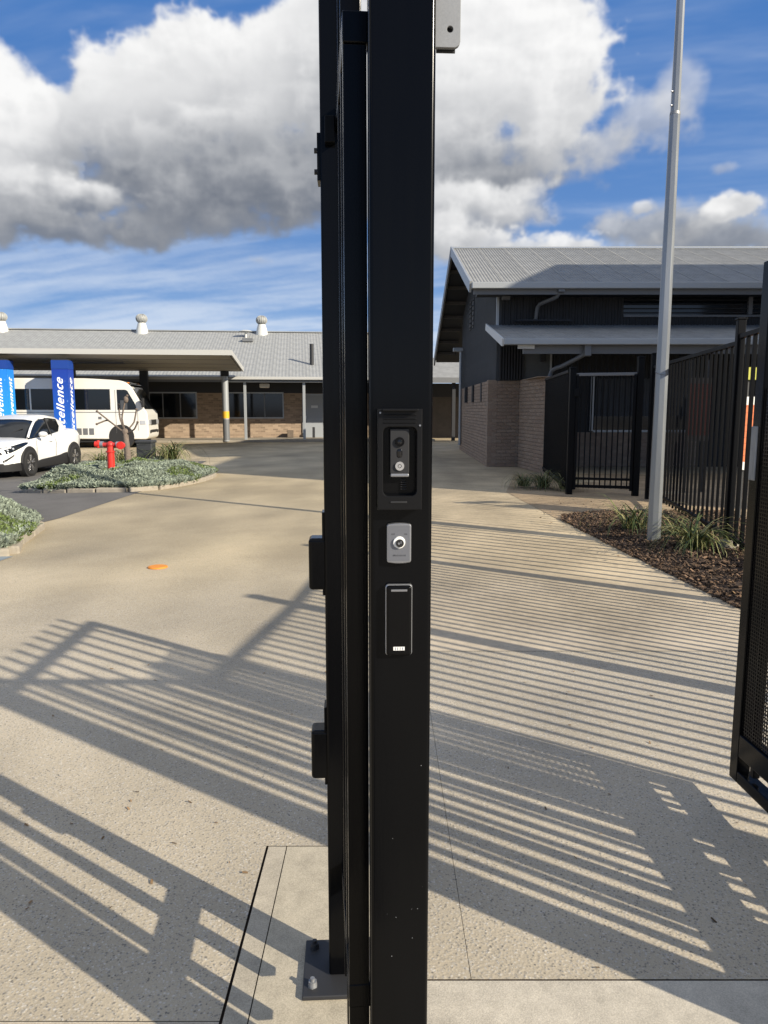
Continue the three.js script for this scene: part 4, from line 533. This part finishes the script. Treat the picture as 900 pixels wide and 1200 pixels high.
// ---------------------------------------------------------------- car
{ const o = thing('compact_suv', 'white compact hatchback with black wheel arches parked left of the island', 'car', [-9.98, fall(-9.9, 20.2), -20.35], -(Math.PI / 2 + 0.02));
  const st = [[-2.18, 0.55, 0.48, 0.86], [-2.12, 0.74, 0.36, 1.0], [-1.98, 0.84, 0.30, 1.10], [-1.7, 0.895, 0.28, 1.15], [-1.39, 0.915, 0.28, 1.16], [-1.05, 0.90, 0.27, 1.13], [-0.6, 0.875, 0.26, 1.08], [0, 0.865, 0.26, 1.02], [0.5, 0.87, 0.26, 0.99], [0.9, 0.89, 0.26, 0.965], [1.25, 0.91, 0.26, 0.94], [1.6, 0.89, 0.26, 0.885], [1.9, 0.82, 0.26, 0.80], [2.06, 0.70, 0.28, 0.72], [2.14, 0.52, 0.33, 0.64], [2.17, 0.3, 0.4, 0.58]];
  const rows = st.map(([x, w, b, t]) => { const H = t - b, half = [[0, b], [0.8 * w, b], [0.955 * w, b + 0.07], [w * 0.985, b + 0.22 * H], [w * 0.965, b + 0.45 * H], [w, b + 0.66 * H], [w * 0.975, b + 0.84 * H], [w * 0.90, t - 0.02], [w * 0.72, t + 0.012], [w * 0.4, t + 0.03], [0, t + 0.035]]; return [...half.map(([z, y]) => [x, y, -z]), ...half.slice(0, -1).reverse().map(([z, y]) => [x, y, z])]; });
  part('body', toCreasedNormals(loft(rows), 0.75), M.whitePaint, o);
  const cs = [[1.02, 0.97, 0.80, 0.70], [0.72, 1.20, 0.79, 0.64], [0.36, 1.42, 0.785, 0.60], [0.05, 1.515, 0.78, 0.585], [-0.45, 1.55, 0.78, 0.575], [-0.95, 1.51, 0.78, 0.56], [-1.4, 1.40, 0.77, 0.53], [-1.75, 1.24, 0.73, 0.50], [-2.02, 1.05, 0.66, 0.46]];
  const sec = ([x, t, hb, hr], k = 0) => { const half = [[hb + k, 0.93], [lerp(hb, hr, 0.5) + 0.02 + k, lerp(0.95, t, 0.5)], [hr + 0.015 + k, t - 0.07], [hr - 0.03 + k, t - 0.02 + k], [hr * 0.6, t + 0.012 + k], [0, t + 0.02 + k]]; return [...half.map(([z, y]) => [x, y, -z]), ...half.slice(0, -1).reverse().map(([z, y]) => [x, y, z])]; };
  const half = (x, y) => { let i = 0; while (i + 2 < st.length && st[i + 1][0] < x) i++; const k = clamp((x - st[i][0]) / (st[i + 1][0] - st[i][0])), [w, b, t] = [1, 2, 3].map(n => lerp(st[i][n], st[i + 1][n], k)), H = t - b, pr = [[0.985 * w, b + 0.22 * H], [0.965 * w, b + 0.45 * H], [w, b + 0.66 * H], [0.975 * w, b + 0.84 * H], [0.9 * w, t - 0.02], [0.72 * w, t + 0.012], [0.4 * w, t + 0.03]]; for (let n = 0; n + 1 < pr.length; n++) if (y <= pr[n + 1][1]) return lerp(pr[n][0], pr[n + 1][0], clamp((y - pr[n][1]) / (pr[n + 1][1] - pr[n][1]))); return 0.4 * w; };
  part('glasshouse', toCreasedNormals(loft(cs.map(c => sec(c))), 0.6), M.glassDark, o);
  part('roof', toCreasedNormals(loft(cs.slice(2, 7).map(c => sec(c, 0.012).slice(2, 9))), 0.8), M.whitePaint, o);
  part('spoiler', loft([sec(cs[6], 0.014).slice(2, 9), sec([-1.62, 1.36, 0.76, 0.53], 0.02).slice(2, 9)]), M.whitePaint, o);
  for (const q of [1, -1]) {
    const mir = r => r.map(p => [p[0], p[1], p[2] * q]); const seg = (c, k) => mir(sec(c, k).slice(0, 3));
    part('rear_quarter', toCreasedNormals(loft([[-0.62, 1.535, 0.78, 0.568], [-1.1, 1.475, 0.775, 0.55], cs[6], cs[7], cs[8]].map((c, i) => { const g = seg(c, 0.014); if (i === 0) { g[1] = [-0.92, g[1][1], g[1][2]]; g[2] = [-0.95, g[2][1], g[2][2]]; } return g; })), 0.8), M.whitePaint, o);
    part('front_pillar', tube([[1.02, 0.97, -0.765 * q], [0.72, 1.20, -0.70 * q], [0.36, 1.40, -0.635 * q], [0.05, 1.49, -0.61 * q]], 0.035, 10, 6), M.whitePaint, o);
    part('mirror', [new THREE.SphereGeometry(0.12, 14, 10).scale(0.75, 0.62, 1).translate(0.62, 1.06, -0.98 * q)], M.whitePaint, o); part('mirror_stalk', bar([0.62, 1.0, -0.82 * q], [0.62, 1.02, -0.94 * q], 0.025), M.darkTrim, o);
    part('middle_pillar', tube([[-0.25, 0.97, -0.80 * q], [-0.3, 1.48, -0.60 * q]], 0.022, 4, 6), M.darkTrim, o);
    part('headlight', toCreasedNormals(grid(10, 3, (u, v) => { const x = lerp(1.22, 2.10, u), y = lerp(0.865, 0.655, u * (0.6 + 0.4 * u)) + (v - 0.45) * lerp(0.015, 0.14, Math.sqrt(u)); return [x + 0.006, y, -(half(x, y) + 0.012) * q]; }), 0.9), M.glassDark, o);
    for (const [x, y] of [[1.86, 0.735], [1.98, 0.70]]) part('headlight_lens', new THREE.SphereGeometry(0.032, 12, 8).translate(x, y, -(half(x, y) + 0.004) * q), M.lampGlass, o);
    part('fog_recess', toCreasedNormals(grid(4, 1, (u, v) => { const x = lerp(1.86, 2.08, u), y = lerp(0.56, 0.40, u) + v * 0.05; return [x + 0.004, y, -(half(x, y) + 0.012) * q]; }), 0.5), M.darkTrim, o);
    part('sill_cladding', [loft([[0.86, 0.36], [0.5, 0.40], [0, 0.42], [-0.5, 0.45], [-0.98, 0.52]].map(([x, y]) => [[x, 0.17, -0.80 * q], [x, 0.20, -0.875 * q], [x, y - 0.03, -0.892 * q], [x, y, -0.868 * q]]))], M.darkTrim, o);
    part('door_handle', bx(0.16, 0.03, 0.03, -0.05, 0.86, -0.885 * q, 0.01), M.whitePaint, o); part('door_seam', [tube([[0.78, 0.45, -0.886 * q], [0.80, 0.75, -0.888 * q], [0.74, 0.96, -0.86 * q]], 0.005, 8, 4), tube([[-0.32, 0.45, -0.868 * q], [-0.34, 0.80, -0.884 * q], [-0.30, 1.0, -0.84 * q]], 0.005, 8, 4)], M.gutterDark, o);
    for (const x of [1.25, -1.39]) {
      part('wheel_arch', [new THREE.CylinderGeometry(0.385, 0.385, 0.16, 30, 1, false, 0, Math.PI * 2).rotateX(Math.PI / 2).translate(x, 0.36, -0.845 * q), new THREE.TorusGeometry(0.395, 0.026, 6, 24, Math.PI).translate(x, 0.36, -0.903 * q)], M.darkTrim, o);
      const w = part('wheel', new THREE.TorusGeometry(0.275, 0.075, 10, 30).scale(1, 1, 1.35).translate(x, 0.348, -0.86 * q), M.tyre, o);
      part('rim', [new THREE.CylinderGeometry(0.225, 0.225, 0.02, 24).rotateX(Math.PI / 2).translate(x, 0.348, -0.905 * q)], M.rim, w);
      const sp = []; for (let k = 0; k < 5; k++) for (const e of [-0.16, 0.16]) sp.push(bx(0.03, 0.185, 0.022, 0, 0.125, 0, 0.006).rotateZ(k * Math.PI * 0.4 + e).translate(x, 0.348, -0.921 * q)); part('spoke', sp, M.rimCut, w); part('hub', new THREE.CylinderGeometry(0.04, 0.04, 0.03, 14).rotateX(Math.PI / 2).translate(x, 0.348, -0.92 * q), M.rim, w); }
  }
  part('lower_bumper', loft([[2.19, 0.28], [2.10, 0.62], [1.9, 0.80], [1.62, 0.87]].map(([x, w]) => [[x, 0.18, -w], [x + 0.015, 0.30, -w], [x + 0.01, 0.38, -w]]).concat()), M.darkTrim, o); part('lower_bumper', loft([[2.19, -0.28], [2.10, -0.62], [1.9, -0.80], [1.62, -0.87], ].map(([x, w]) => [[x, 0.18, -w], [x + 0.015, 0.30, -w], [x + 0.01, 0.38, -w]])), M.darkTrim, o); part('air_intake', bx(0.04, 0.14, 1.0, 2.16, 0.36, 0, 0.015), M.darkTrim, o);
  part('badge', new THREE.SphereGeometry(0.05, 12, 8).scale(0.25, 0.7, 1).translate(2.175, 0.60, 0), M.chrome, o); part('fuel_cap', bx(0.14, 0.13, 0.006, -1.15, 0.93, 0.902, 0.002), M.whitePaint, o); part('number_plate', bx(0.015, 0.11, 0.36, 2.195, 0.50, 0, 0.003), M.boardWhite, o); part('underbody', lim(-1.9, 1.9, 0.16, 0.4, -0.78, 0.78), M.darkTrim, o); part('wiper', bar([0.98, 1.0, -0.1], [0.72, 1.22, -0.5], 0.01), M.darkTrim, o); }

// ---------------------------------------------------------------- planting
const inside = (P, x, d) => { let c = false; for (let i = 0, j = P.length - 1; i < P.length; j = i++) if ((P[i][1] > d) !== (P[j][1] > d) && x < (P[j][0] - P[i][0]) * (d - P[i][1]) / (P[j][1] - P[i][1]) + P[i][0]) c = !c; return c; };
const edge = (P, x, d) => { let m = 1e9; for (let i = 0, j = P.length - 1; i < P.length; j = i++) { const ax = P[j][0], ay = P[j][1], bX = P[i][0] - ax, bY = P[i][1] - ay, t = clamp(((x - ax) * bX + (d - ay) * bY) / (bX * bX + bY * bY)); m = Math.min(m, Math.hypot(x - ax - bX * t, d - ay - bY * t)); } return m; };
function smoothPoly(P, n) { const c = new THREE.CatmullRomCurve3(P.map(p => new THREE.Vector3(p[0], 0, p[1])), true, 'centripetal'); return c.getSpacedPoints(n).slice(0, n).map(v => [v.x, v.z]); }
const leafGeo = (() => { const l = []; const r = rng(3); for (let k = 0; k < 7; k++) { const a = k * 2.4, t = 0.35 + r() * 0.8, g = new THREE.PlaneGeometry(0.016, 0.05); g.translate(0, 0.03, 0); g.rotateX(t); g.rotateY(a); l.push(g); } return join(l); })();
function groundCover(name, label, P, N, hf, seed, col, s0 = 1, keep = () => true) {
  const r = rng(seed), im = shade(new THREE.InstancedMesh(leafGeo, M.leafy, N)), q = new THREE.Object3D(), c = new THREE.Color(); let x0 = 1e9, x1 = -1e9, d0 = 1e9, d1 = -1e9; for (const [x, d] of P) { x0 = Math.min(x0, x); x1 = Math.max(x1, x); d0 = Math.min(d0, d); d1 = Math.max(d1, d); }
  let i = 0, tries = 0; while (i < N && tries++ < N * 12) { const x = lerp(x0, x1, r()), d = lerp(d0, d1, r()); if (!keep(x, d)) continue; let e = edge(P, x, d); if (!inside(P, x, d)) { if (e > 0.13 * clump(x, d, 2.2, 3) + 0.07) continue; e = 0; } const h = hf(x, d, e); q.position.set(x + (r() - 0.5) * 0.06, fall(x, d) + 0.10 + h - r() * r() * 0.09, -d); q.rotation.set((r() - 0.5) * 1.3, r() * 6.28, (r() - 0.5) * 1.3); q.scale.setScalar(s0 * (0.7 + r() * 0.9)); q.updateMatrix(); im.setMatrixAt(i, q.matrix); const [a, b, g] = col(x, d, r); im.setColorAt(i, c.setRGB(a, b, g)); i++; }
  im.count = i; im.name = name; im.userData.kind = 'stuff'; scene.add(tag(im, label, 'ground cover')); return im;
}
function island(name, P, hf) {
  const o = new THREE.Group(); o.name = name; scene.add(struct(o)); const n = P.length;
  let cx = 0, cd = 0; for (const p of P) { cx += p[0] / n; cd += p[1] / n; }
  // soil mound under the leaves, kerb stones round it
  part('soil', grid(n, 8, (u, v) => { const p = P[Math.round(u * n) % n], t = v, x = lerp(p[0], cx, t), d = lerp(p[1], cd, t), e = edge(P, x, d); return [x, fall(x, d) + 0.06 + Math.max(0, hf(x, d, e) - 0.07), -d]; }), M.darkLeafBase, o);
  for (let i = 0; i < n; i++) { const a = P[i], b = P[(i + 1) % n], L = Math.hypot(b[0] - a[0], b[1] - a[1]), ya = fall(...a), yb = fall(...b); const g = bx(L - 0.006, 0.2, 0.16, L / 2, -0.02, 0.02, 0.03); const k = part('kerb_stone', g, M.kerb, o); k.position.set(a[0], (ya + yb) / 2, -a[1]); k.rotation.y = Math.atan2(b[1] - a[1], b[0] - a[0]); }
  return o;
}
const clump = (x, d, f, k) => fbm3(x * f, k, d * f, 3) - 0.5;
const ISL = smoothPoly([[-6.85, 14.2], [-6.2, 13.45], [-5.2, 13.1], [-4.35, 13.15], [-3.95, 13.9], [-3.7, 15.4], [-3.95, 16.8], [-4.8, 17.6], [-6.0, 17.7], [-6.8, 17.0], [-7.1, 15.6]], 24);
const PLN = smoothPoly([[-3.78, 7.35], [-4.05, 8.0], [-4.22, 8.9], [-4.7, 9.5], [-6, 9.8], [-9, 9.5], [-9.2, 8.2], [-9, 7.2], [-6, 7.0], [-4.3, 7.0]], 26);
const islH = (x, d, e) => 0.23 * sm(clamp(e / 0.6)) * (0.85 + 1.5 * clump(x, d, 1.5, 4)) + 0.04 * clump(x, d, 6, 2);
const plnH = (x, d, e) => 0.34 * sm(clamp((e + 0.1) / 0.55)) * (0.9 + 0.7 * clump(x, d, 2, 9));
island('planting_island', ISL, islH); island('corner_planter', PLN, plnH);
const sage = (x, d, r) => { const k = fbm3(x * 0.9, 3, d * 0.9, 3), b = 0.65 + r() * 0.7, g = k > 0.56 && r() < 0.7; return g ? [0.12 * b, 0.165 * b, 0.05 * b] : [0.235 * b, 0.275 * b, 0.215 * b]; };
groundCover('silver_ground_cover', 'silvery green ground cover mounded over the kerbed island by the hydrant', ISL, 60000, islH, 41, sage, 1.0);
groundCover('silver_ground_cover', 'silvery green ground cover in the corner bed at the left edge', PLN, 30000, plnH, 42, sage, 0.85, (x, d) => x > -6.5);
scene.children.filter(o => o.name === 'silver_ground_cover').forEach((o, i) => { if (i) o.name = 'silver_ground_cover_001'; });
// strappy plants, one mesh for every blade
function bladeGeo(len, w, bend, lean) { return grid(2, 7, (u, v) => { const t = v, a = lean + bend * t * t, out = len * t * Math.sin(a), up = len * (t * Math.cos(a * 0.8) - 0.12 * bend * t * t * t), ww = w * (1 - t * t * 0.95) * (0.55 + 0.45 * Math.min(1, t * 4)); return [(u - 0.5) * ww, up, out + Math.abs(u - 0.5) * ww * 0.5]; }, (q, u, v) => [u, v]); }
const blades = []; { const r = rng(70); for (let i = 0; i < 9; i++) blades.push(bladeGeo(0.42 + r() * 0.3, 0.014 + r() * 0.008, 0.7 + r() * 1.2, 0.15 + r() * 0.45)); }
const bladeM = [[0.045, 0.075, 0.018], [0.075, 0.105, 0.026], [0.12, 0.14, 0.04], [0.24, 0.23, 0.09], [0.03, 0.05, 0.014]].map(c => std(lin(...c), 0.6));
function tuft(name, label, x, d, n, s, seed, merged) {
  const r = rng(seed), o = thing(name, label, 'plant', [x, fall(x, d) + (merged && x < 0 ? 0.24 : 0.03), -d]); const all = {};
  for (let i = 0; i < n; i++) { const g = blades[Math.floor(r() * 9)], mi = r() < 0.2 ? 3 : Math.floor(r() * 5) % 5, a = r() * 6.28, k = s * (0.55 + r() * 0.75), px = (r() - 0.5) * 0.28 * s, pz = (r() - 0.5) * 0.2 * s; if (merged) (all[mi] ??= []).push(g.clone().scale(k, k, k).rotateY(a).translate(px, 0, pz)); else { const b = part('leaf', g, bladeM[mi], o); b.position.set(px, 0, pz); b.rotation.y = a; b.scale.setScalar(k); } }
  for (const k in all) { const f = part('foliage', all[k], bladeM[k], o); f.userData.kind = 'stuff'; } return o;
}
tuft('strappy_plant', 'large strappy green plant in the mulch right of the light pole', 3.1, 7.3, 190, 0.78, 5);
tuft('strappy_plant', 'strappy green plant with pale tips just left of the light pole', 2.9, 8.5, 110, 0.85, 6);
tuft('strappy_plant', 'smaller strappy plant tucked behind the light pole by the fence', 3.22, 8.1, 60, 0.7, 7);
tuft('strappy_plant', 'sparse strappy plant at the foot of the tall fence post', 3.55, 7.0, 26, 0.5, 8);
tuft('low_bush', 'low dark green tufted bush at the foot of the brick pier', 2.9, 13.5, 150, 0.75, 15, true);
for (const [x, d] of [[2.6, 13.7], [3.25, 13.2]]) { const t = scene.children[scene.children.length - 1]; for (const c of t.children.slice(0, 5)) { const k = c.clone(); k.position.set(x - 2.9, 0, -(d - 13.5)); k.scale.set(0.9, 0.8, 0.9); k.rotation.y = x; t.add(k); } }
tuft('grass_tuft', 'bright green tufted plant at the rear of the island behind the dark bin', -4.95, 17.2, 190, 1.1, 21, true);
tuft('grass_tuft', 'yellow green tufted plant on the island between hydrant and car', -6.4, 16.8, 140, 1.0, 22, true);
tuft('grass_tuft', 'green tufted plant behind the red hydrant', -5.95, 17.1, 130, 1.05, 23, true);
tuft('grass_tuft', 'small green tuft at the right front of the island', -4.35, 14.6, 30, 0.5, 24, true);
{ // leaf litter on the mulch and path edges
  const r = rng(88), N = 260, g = new THREE.PlaneGeometry(0.035, 0.014), im = shade(new THREE.InstancedMesh(g, M.chip, N)), q = new THREE.Object3D(), c = new THREE.Color();
  for (let i = 0; i < N; i++) { const near = r() < 0.35, d = near ? 1.75 + r() * 2.4 : 4.6 + r() * 7, x = near ? -1.6 + r() * 3.0 : lerp(bedL(Math.min(d, 10)) - 0.35, bedL(Math.min(d, 10)) + 1.1, r()); q.position.set(x, near ? 0.004 : 0.06, -d); q.rotation.set(-1.57 + (r() - 0.5) * 0.7, r() * 0.5, r() * 6.28); q.scale.setScalar(near ? 0.22 + r() * 0.35 : 0.8 + r() * 0.6); q.updateMatrix(); im.setMatrixAt(i, q.matrix); const b = 0.4 + r(); im.setColorAt(i, c.setRGB(0.22 * b, 0.14 * b, 0.07 * b)); }
  im.name = 'leaf_litter'; im.userData.kind = 'stuff'; scene.add(tag(im, 'scattered dry leaf scraps on the concrete and mulch', 'leaf litter')); }
// pruned young tree on the island
{ const o = thing('pruned_tree', 'hard-pruned bare young tree beside the red hydrant on the island', 'tree', [-5.32, fall(-5.3, 15.5) + 0.05, -15.5]);
  part('trunk', [bar([0, 0, 0], [-0.03, 0.65, 0.02], 0.075, 0.062), bar([-0.03, 0.64, 0.02], [-0.06, 0.98, 0], 0.062, 0.058)], M.bark, o);
  for (const b of [[[-0.06, 0.95, 0], [-0.10, 1.25, 0.03], [-0.02, 1.62, 0], [0.02, 1.70, 0]], [[-0.06, 0.93, 0], [-0.28, 1.12, 0.05], [-0.62, 1.38, 0]], [[-0.28, 1.12, 0.05], [-0.42, 1.2, 0.0], [-0.60, 1.12, 0.1]], [[-0.05, 0.95, 0], [0.10, 1.15, -0.1], [0.16, 1.42, -0.12]], [[-0.06, 0.96, 0], [-0.20, 1.22, -0.15], [-0.24, 1.52, -0.2]], [[-0.04, 0.9, 0], [0.18, 1.02, 0.12], [0.26, 1.16, 0.15]]]) part('branch', [tube(b, 0.017, 8, 7), new THREE.IcosahedronGeometry(0.026, 1).translate(...b[b.length - 1])], M.bark, o);
  part('knuckle', new THREE.IcosahedronGeometry(0.05, 1).scale(1, 1.5, 1).translate(-0.01, 1.62, 0), M.bark, o); part('knuckle', new THREE.IcosahedronGeometry(0.072, 1).scale(1, 1.2, 0.9).translate(-0.06, 0.95, 0), M.bark, o); }
// hydrant booster
{ const o = thing('fire_hydrant', 'bright red fire hydrant standpipe with two side outlets on the island', 'hydrant', [-5.26, fall(-5.26, 14.3) + 0.06, -14.3]);
  part('standpipe', [new THREE.CylinderGeometry(0.066, 0.076, 0.85, 20).translate(0, 0.205, 0), new THREE.CylinderGeometry(0.09, 0.09, 0.025, 20).translate(0, 0.60, 0), new THREE.CylinderGeometry(0.06, 0.066, 0.14, 20).translate(0, 0.68, 0)], M.red, o);
  part('cross_pipe', [new THREE.CylinderGeometry(0.042, 0.042, 0.46, 16).rotateZ(Math.PI / 2).translate(0, 0.73, 0), new THREE.SphereGeometry(0.07, 16, 10).translate(0, 0.73, 0)], M.redDark, o);
  part('outlet_cap', [new THREE.CylinderGeometry(0.06, 0.06, 0.08, 18).rotateZ(Math.PI / 2).translate(-0.24, 0.74, 0.02), bx(0.05, 0.15, 0.09, -0.22, 0.74, 0.02, 0.02)], M.red, o); part('outlet_valve', [new THREE.CylinderGeometry(0.075, 0.075, 0.05, 20).rotateX(Math.PI / 2).translate(0.22, 0.72, 0.06), new THREE.CylinderGeometry(0.055, 0.055, 0.14, 14).rotateX(Math.PI / 2).translate(0.22, 0.72, 0.02)], M.red, o); part('coupling', [new THREE.CylinderGeometry(0.062, 0.062, 0.06, 16).rotateZ(Math.PI / 2).translate(-0.16, 0.735, 0), new THREE.CylinderGeometry(0.062, 0.062, 0.06, 16).rotateZ(Math.PI / 2).translate(0.15, 0.73, 0)], M.steel, o); }
{ const o = thing('litter_bin', 'dark grey square bin behind the pruned tree on the island', 'bin', [-5.5, fall(-5.4, 17), -17.2]); part('bin_body', bx(0.36, 0.72, 0.32, 0, 0.36, 0, 0.03), M.bin, o); part('bin_lid', bx(0.40, 0.06, 0.36, 0, 0.74, 0, 0.02), M.bin, o); }

// ---------------------------------------------------------------- boards seen through the side fence
function board(label, x, d, w, y0, y1, m, turn, top) { const dull = m === M.redDull, o = thing('fence_board', label, 'board', [x, 0, -d], turn); part('panel', bx(w, y1 - y0 - 0.2, 0.03, 0, (y0 + y1) / 2, 0), m, o); part('border', [bx(w, 0.1, 0.034, 0, y0 + 0.05, 0), bx(w, 0.1, 0.034, 0, y1 - 0.05, 0)], dull ? M.timber : M.boardWhite, o); const g = []; for (let y = y0 + 0.18; y < y1 - 0.12; y += 0.075) g.push(bx(w, 0.006, 0.036, 0, y, 0)); part('board_groove', g, dull ? M.timber : M.redBoard, o); if (top) part('top_strip', bx(w, 0.15, 0.03, 0, y1 + 0.28, 0), top, o); for (const s of [-1, 1]) part('leg', bx(0.04, y1 + 0.3, 0.04, s * w * 0.42, (y1 + 0.3) / 2, -0.04), M.darkSteel, o); }
board('bright orange board with white edges and yellow strip right of the tall fence post', 4.76, 9.3, 0.7, 0.70, 1.60, M.orangeBoard, 0.25, M.lime);
board('dull red brown board behind the fence just right of the light pole', 5.42, 12.9, 0.42, 0.9, 1.98, M.redDull, 0.2, null);

renderer.render(scene, camera);
